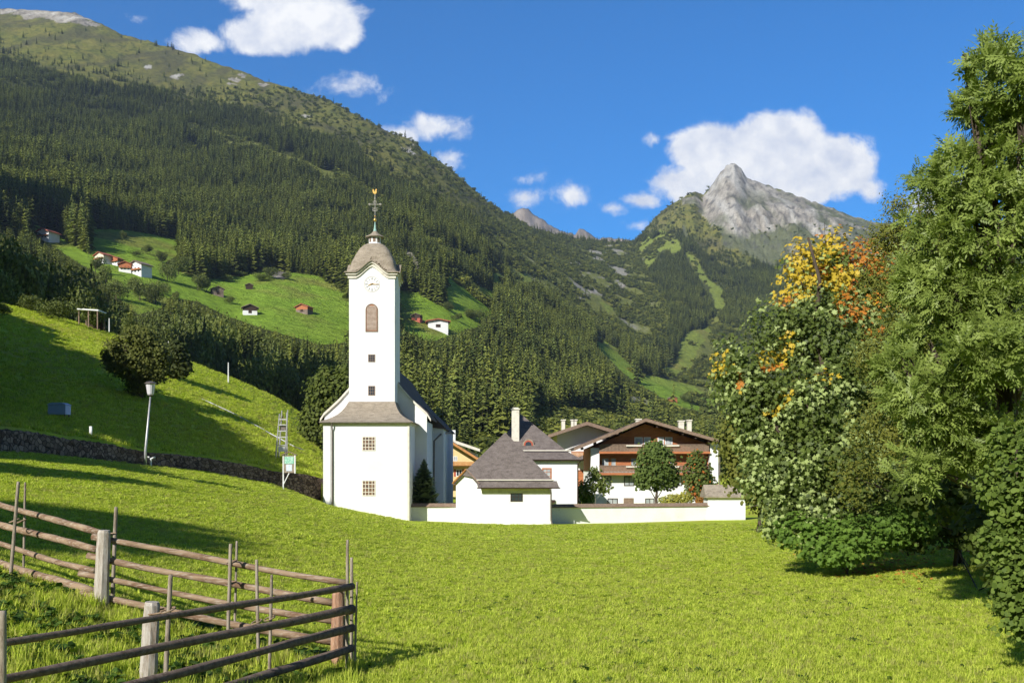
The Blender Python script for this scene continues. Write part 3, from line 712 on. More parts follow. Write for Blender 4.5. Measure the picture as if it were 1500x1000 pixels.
# dome: square plan with rounded corners, bell-cast skirt, then bulging up to the lantern
prof = [(2.28,15.62),(2.18,15.66),(2.10,15.72),(2.02,15.82),(1.96,15.92),(1.91,16.05),(1.86,16.2),(1.83,16.35),(1.78,16.55),(1.64,17.0),(1.44,17.42),(1.18,17.82),(.90,18.10),(.62,18.26)]
V = []; nn_ = 128
for r, z in prof:
    for j in range(nn_):
        t = 2*math.pi*j/nn_; c, s_ = math.cos(t), math.sin(t)
        p = 7.0 if z < 17 else 4.0
        q = (abs(c)**p+abs(s_)**p)**(-1/p); ax_, ay_ = c*r*q, s_*r*q
        if z < arch(min(abs(ax_), abs(ay_)))+.10:
            if abs(ax_) >= abs(ay_): ax_ = math.copysign(min(abs(ax_), 1.62), ax_)
            if abs(ay_) >= abs(ax_) or abs(abs(c)-abs(s_)) < 1e-3: ay_ = math.copysign(min(abs(ay_), 1.62), ay_)
        V.append((CX+ax_, (t0+t1)/2+ay_, z))
Fs = [(i*nn_+j, i*nn_+(j+1) % nn_, (i+1)*nn_+(j+1) % nn_, (i+1)*nn_+j) for i in range(len(prof)-1) for j in range(nn_)]+[tuple(range((len(prof)-1)*nn_, len(prof)*nn_))]
dome = MB().add(V, Fs); 
# eyebrow roofs running back from each arched gable into the dome
for fc in range(4):
    R = Matrix.Rotation(fc*math.pi/2, 3, 'Z'); V = []
    for x in xs[6:-6]:
        for yy, dz in ((2.16, .10), (.9, .12)):
            p = R @ Vector((x, -yy, 0)); V.append((CX+p.x, (t0+t1)/2+p.y, arch(x)+dz))
    n = len(xs[6:-6]); dome.add(V, [(i*2, i*2+2, i*2+3, i*2+1) for i in range(n-1)])
dome.build('dome', MT['shingle_tan'], ch, smooth=False)
cy = (t0+t1)/2
lan = MB().lathe(CX, cy, [(.62,18.2),(.56,18.3),(.52,18.34),(.52,18.86),(.58,18.9)], 8, math.pi/8).build('lantern', MT['plaster'], ch)
lw = MB()
for k in range(8):
    a = k*math.pi/4; c, s_ = math.cos(a), math.sin(a); d = .487
    lw.obox((CX+c*d, cy+s_*d, 0), (-s_, c, 0), 0, .11, .012, 18.42, 18.80)
lw.build('lantern_louvres', MT['wood_grey'], lan)
MB().lathe(CX, cy, [(.80,18.86),(.80,18.92),(.60,19.0),(.36,19.14),(.20,19.32),(.12,19.42)], 8, math.pi/8).build('lantern_roof', MT['shingle_tan'], ch)
MB().lathe(CX, cy, [(.16,19.38),(.10,19.6),(.055,19.95),(.03,20.25)], 10).build('spire', MT['copper'], ch)
cr = MB()
def ball(mb, x, y, z, r, n=12, sq=1.0):
    mb.lathe(x, y, [(max(.002, r*math.sin(math.pi*i/8)), z-r*sq*math.cos(math.pi*i/8)) for i in range(9)], n)
ball(cr, CX, cy, 20.32, .15); ball(cr, CX, cy, 20.62, .06)
cr.build('orb', MT['gold'], ch, smooth=True)
cc = MB(); cc.tube([(CX,cy,20.1),(CX,cy,22.45)], .028, 6)
cc.tube([(CX-.50,cy,21.62),(CX+.50,cy,21.62)], .030, 6); cc.tube([(CX-.24,cy,21.32),(CX+.24,cy,21.32)], .02, 6)
for s_ in (-1, 1):
    for px in (.50, .40): ball(cc, CX+s_*px, cy, 21.62, .06, 8)
    for dz in (-.07, .07): ball(cc, CX+s_*.44, cy, 21.62+dz, .04, 8)
    # scrolls
    pts = [(CX+s_*(.05+.16*math.sin(a)), cy, 21.16+.10*math.cos(a)*1.0) for a in np.linspace(0, 5.2, 12)]; cc.tube(pts, .016, 5)
    pts = [(CX+s_*(.04+.11*math.sin(a)), cy, 21.82+.10*math.cos(a)) for a in np.linspace(3.14, -1.4, 10)]; cc.tube(pts, .016, 5)
ball(cc, CX, cy, 22.1, .07, 8); ball(cc, CX, cy, 21.95, .04, 8)
cc.build('cross', MT['iron'], ch)
rs = MB()   # weathercock
rs.prism([(CX-.16,22.56),(CX-.02,22.48),(CX+.09,22.52),(CX+.14,22.66),(CX+.11,22.80),(CX+.17,22.84),(CX+.10,22.92),(CX+.04,22.86),(CX+.01,22.70),(CX-.06,22.66),(CX-.08,22.78),(CX-.15,22.90),(CX-.21,22.84),(CX-.20,22.68)], cy-.02, cy+.02)
rs.build('weathercock', MT['gold'], ch)
# clock
clk = MB(); cz = (680-416)/F*81; 
V = []; 
for r in (.66, .58):
    for j in range(32):
        t = 2*math.pi*j/32; V += [(CX+r*math.cos(t), 80.985, cz+r*math.sin(t))]
clk.add(V, [(j, (j+1) % 32, 32+(j+1) % 32, 32+j) for j in range(32)])
MT['clockpaint'] = mat('faded_clock_paint', (.62,.60,.56), .9)
ck_ = clk.build('clock', MT['clockpaint'], ch)
MT['numeral'] = mat('faded_numeral_grey', (.42,.42,.42), .9)
for k in range(12):
    nm = MB()
    a = k*math.pi/6; c, s_ = math.cos(a), math.sin(a)
    w_ = .025 if k % 3 else .045
    a0 = Vector((CX+c*.36, 80.975, cz+s_*.36)); a1 = Vector((CX+c*.54, 80.975, cz+s_*.54)); sd_ = Vector((-s_, 0, c))*w_
    nm.add([a0-sd_, a1-sd_, a1+sd_, a0+sd_, *[q+Vector((0,.02,0)) for q in (a0-sd_, a1-sd_, a1+sd_, a0+sd_)]], [(0,1,2,3),(4,7,6,5),(0,4,5,1),(1,5,6,2),(2,6,7,3),(3,7,4,0)])
    nm.build('hour_mark', MT['numeral'], ck_)
hd = MB()
for ang, ln, w_ in ((-4, .58, .035), (200, .34, .045)):
    a = math.radians(ang); c, s_ = math.cos(a), math.sin(a)
    p0 = Vector((CX-c*.12, 80.95, cz-s_*.12)); p1 = Vector((CX+c*ln, 80.95, cz+s_*ln)); sd_ = Vector((-s_, 0, c))*w_
    hd.add([p0-sd_, p1-sd_*.3, p1+sd_*.3, p0+sd_, *[q+Vector((0,.02,0)) for q in (p0-sd_, p1-sd_*.3, p1+sd_*.3, p0+sd_)]], [(0,1,2,3),(4,7,6,5),(0,4,5,1),(1,5,6,2),(2,6,7,3),(3,7,4,0)])
hd.build('clock_hands', MT['gold'], ck_)
# belfry window with rounded head and louvres
def zy(y, D=81.0): return (680-y)/F*D
wx0, wx1 = CX-.45, CX+.42; wz0, wz1 = zy(485), zy(446); rr = (wx1-wx0)/2; wc = (wx0+wx1)/2
def archpoly(x0, x1, z0, z1, n=12):
    r = (x1-x0)/2; c = (x0+x1)/2
    return [(x0, z0), (x1, z0)]+[(c+r*math.cos(a), z1-r+r*math.sin(a)) for a in np.linspace(0, math.pi, n)]
fr = MB(); po = archpoly(wx0-.07, wx1+.07, wz0-.05, wz1+.07); pi_ = archpoly(wx0, wx1, wz0+.04, wz1)
V = [(x, 80.955, z) for x, z in po]+[(x, 80.955, z) for x, z in pi_]+[(x, 81.01, z) for x, z in po]+[(x, 81.01, z) for x, z in pi_]
n = len(po); fr.add(V, [(j, (j+1) % n, n+(j+1) % n, n+j) for j in range(n)]+[(2*n+j, 2*n+(j+1) % n, (j+1) % n, j) for j in range(n)]+[(n+j, n+(j+1) % n, 3*n+(j+1) % n, 3*n+j) for j in range(n)])
bw = fr.build('belfry_window', MT['wood_grey'], ch)
MB().prism(pi_, 80.988, 81.0).build('shutter', MT['wood_brown'], bw)
lv = MB(); zz = wz0+.1
MT['louvre'] = mat('belfry_louvre_wood', (.44,.35,.28), .85, [(4,(.32,.24,.18),.4,.7)])
while zz < wz1-.12:
    half = rr-.03 if zz < wz1-rr else math.sqrt(max(.01, rr*rr-(zz-(wz1-rr))**2))-.03
    if half > .05: lv.add([(wc-half, 80.95, zz), (wc+half, 80.95, zz), (wc+half, 80.985, zz+.075), (wc-half, 80.985, zz+.075)], [(0,1,2,3)])
    zz += .10
lv.build('louvres', MT['louvre'], bw)
for (yy0, yy1) in ((519, 530), (565, 579)):
    window_grid(ch, CX-.30, CX+.26, 81.0, zy(yy1), zy(yy0), 3, 3, .035, MT['wood_grey'], MT['glass'], .06)
# lower porch block in front of the tower
B0, BZ = 78.0, (680-619)/F*78; bx0, bx1 = CX-3.36, CX+3.32
MB().box(bx0, bx1, B0, 83.15, -5.2, BZ).build('porch_block', MT['plaster'], ch)
MB().box(bx0-.03, bx0+.55, B0-.05, B0+.4, -5.2, BZ-.15).build('corner_pilaster', MT['plaster'], ch)
MB().box(bx1-.12, bx1+.04, B0-.04, B0+.4, -5.2, BZ-.15).build('corner_pilaster', MT['trim'], ch)
co = MB(); co.box(bx0-.10, bx1+.10, B0-.13, 83.1, BZ-.16, BZ-.02); co.box(bx0-.18, bx1+.18, B0-.22, 83.1, BZ-.018, BZ+.08); co.build('eaves_cornice', MT['trim'], ch)
sk = MB(); rows = []
for k in range(9):
    t = k/8; q = t**1.0; hx = (3.36+.30)*(1-t)+1.88*t; hx -= .30*math.sin(math.pi*t)*.9; z = BZ+.08+(zy(588)-BZ-.08)*t-.20*math.sin(math.pi*t)
    yf = (B0-.30)*(1-t)+80.98*t+.22*math.sin(math.pi*t)
    rows.append([(CX-hx, 83.12, z), (CX-hx, yf, z), (CX+hx, yf, z), (CX+hx, 83.12, z)])
V = [p for r in rows for p in r]; Fs = [(i*4+j, i*4+j+1, (i+1)*4+j+1, (i+1)*4+j) for i in range(8) for j in range(3)]
n = len(V); V += [(x, y, z-.07) for x, y, z in rows[0]]; Fs += [(n+j, n+j+1, j+1, j) for j in range(3)]+[(n, n+3, n+2, n+1)]
sk.add(V, Fs).build('skirt_roof', MT['shingle_tan'], ch)
for (yc, hh) in ((649.5, 21), (714.5, 23)):
    window_grid(ch, (530.5-750)/F*78, (550-750)/F*78, B0, (680-yc-hh/2)/F*78, (680-yc+hh/2)/F*78, 4, 4, .05, MT['trim'], MT['glass_brown'] if 'glass_brown' in MT else MT['glass'], .07)
dp = MB(); gx_ = (487-750)/F*78
dp.tube([(gx_, B0-.26, BZ-.05), (gx_, B0-.24, BZ-.3), (gx_, B0-.11, BZ-.6), (gx_, B0-.11, gz(gx_, B0-.3)+.05)], .055, 8)
dp.build('downpipe', MT['zinc'], ch)
gt = MB(); gt.tube([(bx0-.22, B0-.34, BZ+.03), (bx1+.22, B0-.34, BZ+.03)], .065, 8); gt.build('gutter', MT['zinc'], ch)
# nave behind: curved gable wall, then long roof
GY = 83.2; NC = CX
GP = [(4.62,3.75),(4.3,4.25),(3.75,4.75),(3.0,5.45),(2.2,6.35),(1.5,7.3),(.7,8.5),(0,9.3)]
outl = [(-a, z) for a, z in GP]+[(a, z) for a, z in GP[::-1][1:]]
wallp = [(-4.28,-5.2)]+[(-min(a, 4.28), z-.12) for a, z in GP]+[(min(a, 4.28), z-.12) for a, z in GP[::-1][1:]]+[(4.28,-5.2)]
nave = MB().prism([(NC+x, z) for x, z in wallp], GY, GY+.5); nave.box(NC-4.28, NC+4.28, GY+.5, 108, -5.2, 3.6); nave.build('nave', MT['plaster'], ch)
vg = MB(); V = []; n = len(outl)
for dz, yy in ((.0, GY-.18), (-.22, GY-.18), (-.22, GY+.02), (.0, GY+.35)):
    for x, z in outl: V.append((NC+x, yy, z+dz+.06))
vg.add(V, [(k*n+i, k*n+i+1, ((k+1) % 4)*n+i+1, ((k+1) % 4)*n+i) for k in range(4) for i in range(n-1)]); vg.build('gable_moulding', MT['trim'], ch)
nr = MB(); V = []
for yy in (GY+.34, 108.5):
    for dz in (.10, -.02):
        for x, z in outl: V.append((NC+x*1.01, yy, z+dz))
nr.add(V, [(i, i+1, 2*n+i+1, 2*n+i) for i in range(n-1)]+[(n+i, 3*n+i, 3*n+i+1, n+i+1) for i in range(n-1)]+[(n+i, n+i+1, i+1, i) for i in range(n-1)]+[(0, 2*n, 3*n, n), (n-1, 2*n-1, 4*n-1, 3*n-1)])
nr.build('nave_roof', MT['shingle_dark'], ch)
tr = MB(); tr.box(NC+4.28, NC+5.25, 89.5, 104, -5.2, 3.3); tr.build('sacristy_wall', MT['plaster'], ch)
tr = MB().add([(NC+5.45, 89.3, 3.25), (NC+5.45, 104.2, 3.25), (NC+3.6, 104.2, 5.1), (NC+3.6, 89.3, 5.1), (NC+5.45, 89.3, 3.15), (NC+5.45, 104.2, 3.15), (NC+3.6, 104.2, 3.4), (NC+3.6, 89.3, 3.4)], [(0,1,2,3),(4,7,6,5),(0,3,7,4),(1,5,6,2),(0,4,5,1)])
tr.build('sacristy_roof', MT['shingle_dark'], ch)
d2 = MB(); d2.tube([(NC+5.5, 95, 3.1), (NC+5.0, 89.35, 2.7), (NC+4.45, 88.8, 2.1), (NC+4.42, 88.8, -4.6)], .08, 8); d2.build('downpipe', MT['zinc'], ch)

# ------------------------------------------------------------------ mortuary chapel (small hip-roofed building)
fx0, fx1, fy0, fy1 = -4.65, 3.42, 76.9, 84.4       # eaves rectangle
EZ = -1.50; PKZ = 2.60; pcx = -.55; pcy = 80.7
mc_ = thing('mortuary_chapel', 'small white chapel with steep pyramid shingle roof in front of the churchyard wall', 'chapel', (pcx, pcy, -4.9))
slF = (PKZ-EZ)/(pcy-fy0); slL = (PKZ-EZ)/(pcx-fx0)
def mroof(x, y): return EZ+min((y-fy0)*slF, (x-fx0)*slL)
wl_ = MB(); xl, xc, xr, yf, yl, yb = -4.45, -2.33, 3.02, 77.2, 79.1, 84.1
pts = [(xr, yf), (xc, yf)]+[(xc+(xl-xc)*t, yf+(yl-yf)*t) for t in np.linspace(0, 1, 15)[1:]]+[(xl, yb), (xr, yb)]
top = []
for (x, y) in pts:
    z = min(mroof(x, y), EZ+(fx1-x)*slL, EZ+(fy1-y)*slF)-.02
    top.append(max(z, EZ-.05) if not (xl < x < xc) else z)
V = [(x, y, -5.3) for x, y in pts]+[(x, y, z) for (x, y), z in zip(pts, top)]; n = len(pts)
wl_.add(V, [(i, (i+1) % n, n+(i+1) % n, n+i) for i in range(n)]).build('wall', MT['plaster'], mc_)
# roof: pyramid with its front left corner cut by the oblique wall (kept as real planes with thickness)
rf = MB()
cutA = (-2.45, fy0); cutB = (fx0, 79.0)                  # where the eaves stop
N_ = 14; cl = [(cutA[0]+(cutB[0]-cutA[0])*t, cutA[1]+(cutB[1]-cutA[1])*t) for t in np.linspace(0, 1, N_+1)]
cz_ = [mroof(x, y) for x, y in cl]
pk = (pcx, pcy, PKZ)
base = [(fx1, fy0, EZ), *[(x, y, z) for (x, y), z in zip(cl, cz_)], (fx0, fy1, EZ), (fx1, fy1, EZ)]
nb = len(base); V = base+[pk]+[(x, y, z-.14) for x, y, z in base]
Fs = [(i, (i+1) % nb, nb) for i in range(nb)]+[(nb+1+i, nb+1+(i+1) % nb, (i+1) % nb, i) for i in range(nb)]+[tuple(nb+1+i for i in range(nb-1, -1, -1))]
# flip to point outwards irrelevant: double-sided
rf.add(V, Fs).build('roof', MT['shingle'], mc_)
rv = MB(); hl = int(np.argmax(cz_)); pl = [(x-.05, y-.05, z+.03) for (x, y), z in zip(cl, cz_)]
rv.tube(pl[hl:], .07, 4); rv.tube([pl[-1], (fx0-.05, 82.5, EZ+.03)], .07, 4); rv.build('verge_board', MT['wood_orange'], mc_)
rv = MB(); rv.tube(pl[:hl+1], .05, 4); rv.build('verge_trim', MT['wood_grey'], mc_)
bf = MB(); bf.add([(-2.6, fy0-.30, EZ-.28), (fx1+.22, fy0-.30, EZ-.28), (fx1+.05, fy0+.25, EZ+.22), (-2.75, fy0+.25, EZ+.22), (-2.6, fy0-.28, EZ-.36), (fx1+.22, fy0-.28, EZ-.36), (fx1+.05, fy0+.3, EZ+.1), (-2.75, fy0+.3, EZ+.1)], [(0,1,2,3),(4,7,6,5),(0,4,5,1),(1,5,6,2),(3,7,4,0)])
bf.build('bellcast_eaves', MT['shingle'], mc_)
g_ = MB(); g_.tube([(-2.75, fy0+.12, EZ+.30), (fx1-.15, fy0+.12, EZ+.30)], .055, 6); g_.build('snow_guard', MT['trim'], mc_)
g_ = MB(); g_.box(xc-.02, xr+.04, yf-.10, yf-.003, EZ-.72, EZ-.42); g_.box(xc-.02, xr+.04, yf-.18, yf-.003, EZ-.418, EZ-.30); g_.build('frieze', MT['trim'], mc_)
w_ = window_grid(mc_, -.12, .82, yf-.012, (680-734)/F*77.2, (680-713.5)/F*77.2, 3, 3, .03, MT['wood_dark'], MT['glass'], .07)
dd = MB(); dd.tube([(fx1-.45, fy0-.35, EZ-.40), (xr+.0, yf-.16, EZ-.75), (xr, yf-.12, -4.3), (xr+.1, yf-.22, -4.62)], .06, 8); dd.build('downpipe', MT['zinc'], mc_)
dd = MB(); dd.tube([(-2.7, fy0-.34, EZ-.30), (fx1+.3, fy0-.34, EZ-.30)], .05, 6); dd.build('gutter', MT['wood_dark'], mc_)

# ------------------------------------------------------------------ churchyard wall and pier
def wall_run(name, label, p0, p1, thick, ztop, zbot, mcap, capw=.12, caph=.30):
    r = thing(name, label, 'wall', ((p0[0]+p1[0])/2, (p0[1]+p1[1])/2, zbot))
    d = Vector((p1[0]-p0[0], p1[1]-p0[1], 0)); L = d.length; d.normalize(); nrm = Vector((d.y, -d.x, 0))
    c = Vector(((p0[0]+p1[0])/2, (p0[1]+p1[1])/2, 0))
    MB().obox(c, d, 0, L/2, thick/2, zbot, ztop).build('wall', MT['plaster_wall'], r)
    # coping: two sloping shingle faces
    V = []
    for s_ in (-1, 1):
        q = c+d*(L/2*s_)
        for o, z in ((thick/2+capw, ztop+.01), (thick/2+capw, ztop+.06), (0, ztop+caph), (-thick/2-capw, ztop+.06), (-thick/2-capw, ztop+.01)):
            w = q+nrm*o; V.append((w.x, w.y, z))
    MB().add(V, [(0,1,2,3,4),(9,8,7,6,5)]+[(i, 5+i, 5+(i+1) % 5, (i+1) % 5) for i in range(5)]).build('coping', mcap, r)
    return r
MT['plaster_wall'] = mat('stained_white_plaster', (.78,.78,.77), .9, [(.8,(.70,.69,.67),.45,.7),(5,(.55,.52,.48),.62,.8)], .01, 10, .2)
wall_run('churchyard_wall', 'short low white wall with brown coping between church and small chapel', ((600.5-750)/F*80, 80), (-4.4, 80.2), .4, -3.42, -5.4, MT['wood_grey'])
wall_run('churchyard_wall', 'long low white wall with brown coping in front of the big chalet', (3.04, 80.0), ((1037-750)/F*83, 83.0), .4, -3.48, -5.4, MT['wood_grey'])
pr = thing('gate_pier', 'wide white wall block with a brown shingled roof at the end of the churchyard wall', 'wall', (17.8, 84, -5))
px0, px1 = (1037-750)/F*82.7, (1092-750)/F*82.7
MB().box(px0, px1, 82.7, 84.6, -5.4, (680-728)/F*82.7).build('wall', MT['plaster_wall'], pr)
MB().add([(px0-.25,82.4,-2.75),(px1+.25,82.4,-2.75),(px1+.25,84.9,-2.75),(px0-.25,84.9,-2.75),(px0-.2,83.65,-1.70),(px1+.2,83.65,-1.70),(px0-.25,82.4,-2.62),(px1+.25,82.4,-2.62),(px0-.25,84.9,-2.62),(px1+.25,84.9,-2.62)],
 [(0,3,2,1),(0,1,7,6),(6,7,5,4),(3,8,9,2),(8,4,5,9),(0,6,4,8,3),(1,2,9,5,7)]).build('roof', MT['shingle_tan'], pr)

# ------------------------------------------------------------------ parish house behind the small chapel
ph = thing('parish_house', 'white house with steep dark hip roof, tall chimney and round dormer behind the small chapel', 'house', (.9, 98.7, -4.8))
hx0, hx1, hy0, hy1 = -2.7, 6.12, 93.0, 104.4; hz = (680-672)/F*92.6
MB().box(hx0+.3, hx1, hy0, hy1, -5.4, hz).build('wall', MT['plaster'], ph)
rp = MB(); e = .45
ea = [(hx0-e, hy0-e, hz-.05), (hx1+e, hy0-e, hz-.05), (hx1+e, hy1+e, hz-.05), (hx0-e, hy1+e, hz-.05)]
k = .95; mi = [(hx0+k, hy0+k, hz+.75), (hx1-k, hy0+k, hz+.75), (hx1-k, hy1-k, hz+.75), (hx0+k, hy1-k, hz+.75)]
ridge = [(.85, 98.4, 5.0), (.85, 99.4, 5.0)]
V = ea+mi+ridge+[(x, y, z-.14) for x, y, z in ea]
rp.add(V, [(0,1,5,4),(1,2,6,5),(2,3,7,6),(3,0,4,7),(4,5,8),(5,6,9,8),(6,7,9),(7,4,8,9),(10,11,1,0),(11,12,2,1),(12,13,3,2),(13,10,0,3),(13,12,11,10)])
rp.build('roof', MT['shingle'], ph)
MB().tube([(hx0+.6, hy0+.68, hz+.80), (hx1-.6, hy0+.68, hz+.80)], .06, 6).build('snow_guard', MT['trim'], ph)
chx = (755-750)/F*95.5; chm = MB().box(chx-.36, chx+.36, 95.1, 95.9, 1.5, (680-600)/F*95.5).build('chimney', MT['trim'], ph)
MB().box(chx-.44, chx+.44, 95.02, 95.98, 5.24, 5.34).box(chx-.3, chx+.3, 95.15, 95.85, 5.34, 5.44).build('chimney_cap', MT['trim'], chm)
ox, oy, oz = (774-750)/F*94.9, 94.6, (680-652)/F*94.6
V = []; n = 16
dm = MB()
for yy in (oy, oy+1.6):
    for j in range(n+1):
        a = math.pi*j/n; V.append((ox+.52*math.cos(a), yy, oz+.10+.52*math.sin(a)))
    V += [(ox-.85, yy, oz-.40), (ox+.85, yy, oz-.40)]
q = n+3
dm.add(V, [(i, i+1, q+i+1, q+i) for i in range(n)]+[(n, n+1, q+n+1, q+n), (0, q, q+n+2, n+2)]+[tuple(range(q))]).build('dormer', MT['shingle_tan'], ph)
rg = MB(); V = []
for r, yy in ((.44, oy-.03), (.30, oy-.03), (.30, oy-.01), (.44, oy-.01)):
    for j in range(20): V.append((ox+r*math.cos(j*math.pi/10), yy, oz+.05+r*math.sin(j*math.pi/10)))
rg.add(V, [(k*20+j, k*20+(j+1) % 20, ((k+1) % 4)*20+(j+1) % 20, ((k+1) % 4)*20+j) for k in range(4) for j in range(20)])
w_ = rg.build('round_window', MT['red'], ph)
MB().add([(ox+.31*math.cos(j*math.pi/10), oy-.012, oz+.05+.31*math.sin(j*math.pi/10)) for j in range(20)], [tuple(range(20))]).build('pane', MT['glass'], w_)
wd = window_grid(ph, (794-750)/F*93, (808-750)/F*93, hy0, (680-703)/F*93, (680-685)/F*93, 2, 3, .04, MT['wood_brown'], MT['glass_pale'], .12)
MB().box((807-750)/F*92.9, (813-750)/F*92.9, 92.8, 92.98, -3.6, -3.3).build('vent_box', MT['wood_dark'], ph)
MB().tube([(hx1+.3, hy0-.45, hz-.12), (hx1+.02, hy0-.12, hz-.5), (hx1+.0, hy0-.1, -4.9)], .055, 8).build('downpipe', MT['wood_dark'], ph)
MB().tube([(hx0-.4, hy0-.5, hz-.08), (hx1+.45, hy0-.5, hz-.08)], .06, 6).build('gutter', MT['wood_dark'], ph)

# ------------------------------------------------------------------ chalets
def gable_roof(mb, x0, x1, xp, y0, y1, ze0, ze1, zp, th=.28):
    """roof slab: eaves at (x0,ze0) and (x1,ze1), peak (xp,zp)"""
    po = [(x0, ze0), (xp, zp), (x1, ze1), (x1, ze1-th), (xp, zp-th*1.05), (x0, ze0-th)]
    V = [(x, y0, z) for x, z in po]+[(x, y1, z) for x, z in po]
    Fs = [(0,1,4,5), (1,2,3,4), (6,11,10,7), (7,10,9,8)]+[(i, 6+i, 6+(i+1) % 6, (i+1) % 6) for i in range(6)]
    mb.add(V, Fs); return mb
def shutter_pair(parent, x0, x1, y, z0, z1, m_, w=.35):
    for a, b in ((x0-w, x0-.02), (x1+.02, x1+w)): MB().box(a, b, y-.05, y-.003, z0, z1).build('shutter', m_, parent)
D = 110.0
def X(u, d=D): return (u-750)/F*d
def Z(y, d=D): return (680-y)/F*d
cb = thing('chalet', 'large chalet with red-brown timber gable, two long balconies and white ground floor', 'chalet', (X(957), D+6, -5))
wx0, wx1 = X(868), X(1046)
MB().box(wx0, wx1, D, D+14, -6, Z(690)).build('ground_floor_wall', MT['plaster'], cb)
tw = MB(); xp = X(945); zp_ = Z(623)
tw.prism([(wx0+.02, Z(689.8)), (wx1-.02, Z(689.8)), (wx1-.02, Z(652)), (xp, zp_+.2), (wx0+.02, Z(655))], D+.06, D+13.9)
tw.build('timber_wall', MT['wood_brown'], cb)
MB().box(wx0-.25, X(877), D-.9, D+.05, Z(690), Z(656)).build('corner_pillar', MT['plaster'], cb)
MB().box(X(1037.5), wx1+.28, D-.9, D+.05, -6, Z(650)).build('corner_pillar', MT['plaster'], cb)
rf_ = gable_roof(MB(), X(841,108), X(1051,108), X(946,108), D-2.2, D+15, Z(656,108), Z(644,108), Z(613,108), .26).build('roof', MT['shingle_dark'], cb)
fb = MB(); 
gable_roof(fb, X(840.5,108), X(1051.6,108), X(946,108), D-2.32, D-2.21, Z(655.4,108), Z(643.4,108), Z(612.4,108), .34).build('barge_board', MT['wood_grey'], cb)
for t in (.12, .30, .48, .66, .84):
    for (xa, za) in ((X(841,108), Z(656,108)), (X(1051,108), Z(644,108))):
        x = xa+(X(946,108)-xa)*t; z = za+(Z(613,108)-za)*t-.30
        MB().box(x-.09, x+.09, D-2.0, D+.1, z-.25, z).build('purlin', MT['wood_dark'], cb)
for (yt, yb_, u0, u1) in ((651, 662, 876.5, 1037), (681.5, 693, 876.5, 1037)):
    z1, z0 = Z(yt), Z(yb_)
    bm_ = MB().box(X(u0), X(u1), D-1.15, D+.05, z0-.14, z0).build('balcony', MT['wood_dark'], cb)
    p = MB(); x = X(u0)
    while x < X(u1)-.12:
        p.box(x, x+.125, D-1.20, D-1.16, z0+.02, z1-.08); x += .15
    p.build('balustrade', MT['wood_grey'], bm_)
    MB().box(X(u0)-.03, X(u1)+.03, D-1.26, D-1.14, z1-.08, z1+.02).build('handrail', MT['wood_grey'], bm_)
    MB().box(X(u0)-.02, X(u1)+.02, D-1.25, D-1.205, z0-.17, z0+.06).build('edge_beam', MT['wood_brown'], bm_)
    for (a, b) in ((915,938),(968,992)): MB().box(X(a), X(b), D-1.44, D-1.27, z1-.22, z1-.06).build('flower_box', MT['trim'], bm_)
def cwin(u0, u1, y0, y1, nx=2, fm='white_paint', gm='glass_pale', yy=D, par=cb):
    return window_grid(par, X(u0), X(u1), yy, Z(y1), Z(y0), nx, 1, .07, MT[fm], MT[gm], .09)
for (u0, u1) in ((929.5,941.5),(943,953),(963.5,972.5),(974,985)): cwin(u0, u1, 640, 651.5, 1, yy=D+.055)
for (u0, u1) in ((881,892.5),(894.5,903)): cwin(u0, u1, 670, 683, 1, fm='wood_orange', yy=D+.055)
cwin(923.5, 933, 670, 683, 1, fm='wood_orange', yy=D+.055); cwin(980, 988, 668, 682, 1, fm='wood_orange', yy=D+.055); cwin(1008, 1020, 668, 682, 1, fm='wood_orange', yy=D+.055)
for (u0, u1) in ((885,895.5),(914,929),(943,958),(985,999),(1012,1024)): cwin(u0, u1, 697, 711.5, 2, fm='wood_dark')
for (u0, u1) in ((890,905),(945,958.5),(976,990)): cwin(u0, u1, 729.5, 741, 2, fm='wood_dark')
MB().box(X(913.5), X(928), D-.06, D-.004, Z(741), Z(729)).build('cellar_door', MT['wood_grey'], cb)
for (u0, u1, y0) in ((931,938.5,615),(993.5,1001,617.5),(1006,1012,616.5)):
    cm = MB().box(X(u0,118), X(u1,118), 117.5, 118.2, Z(640,118), Z(y0,118)).build('chimney', MT['trim'], cb)
    MB().box(X(u0,118)-.08, X(u1,118)+.08, 117.42, 118.28, Z(y0,118)+.003, Z(y0,118)+.14).build('chimney_cap', MT['trim'], cm)
MB().tube([(wx1+.45, D-1.2, Z(651)), (wx1+.42, D-.95, Z(655)), (wx1+.42, D-.95, -5.5)], .07, 8).build('downpipe', MT['zinc'], cb)
# chalet further back
D2 = 128.0
c2 = thing('chalet', 'white chalet with shaded gable seen between the hip roof and the big chalet', 'chalet', (X(855,D2), D2+5, -5))
MB().prism([(X(816,D2), -6), (X(915,D2), -6), (X(915,D2), Z(637,D2)), (X(862,D2), Z(622,D2)), (X(816,D2), Z(636,D2))], D2, D2+12).build('wall', MT['plaster'], c2)
gable_roof(MB(), X(802,D2), X(925,D2), X(858,D2), D2-2.2, D2+13, Z(638,D2), Z(640,D2), Z(619,D2), .3).build('roof', MT['shingle_dark'], c2)
gable_roof(MB(), X(801.5,D2), X(925.5,D2), X(858,D2), D2-2.3, D2-2.21, Z(637.3,D2), Z(639.3,D2), Z(618.3,D2), .42).build('barge_board', MT['wood_grey'], c2)
b_ = MB().box(X(836,D2), X(900,D2), D2-1.4, D2+.02, Z(674,D2), Z(672,D2)).build('balcony', MT['wood_dark'], c2)
p = MB(); x = X(836,D2)
while x < X(900,D2): p.box(x, x+.13, D2-1.45, D2-1.405, Z(672,D2), Z(662.5,D2)); x += .16
p.build('balustrade', MT['wood_orange'], b_); MB().box(X(835.5,D2), X(900.5,D2), D2-1.5, D2-1.38, Z(662.4,D2), Z(661,D2)).build('handrail', MT['wood_brown'], b_)
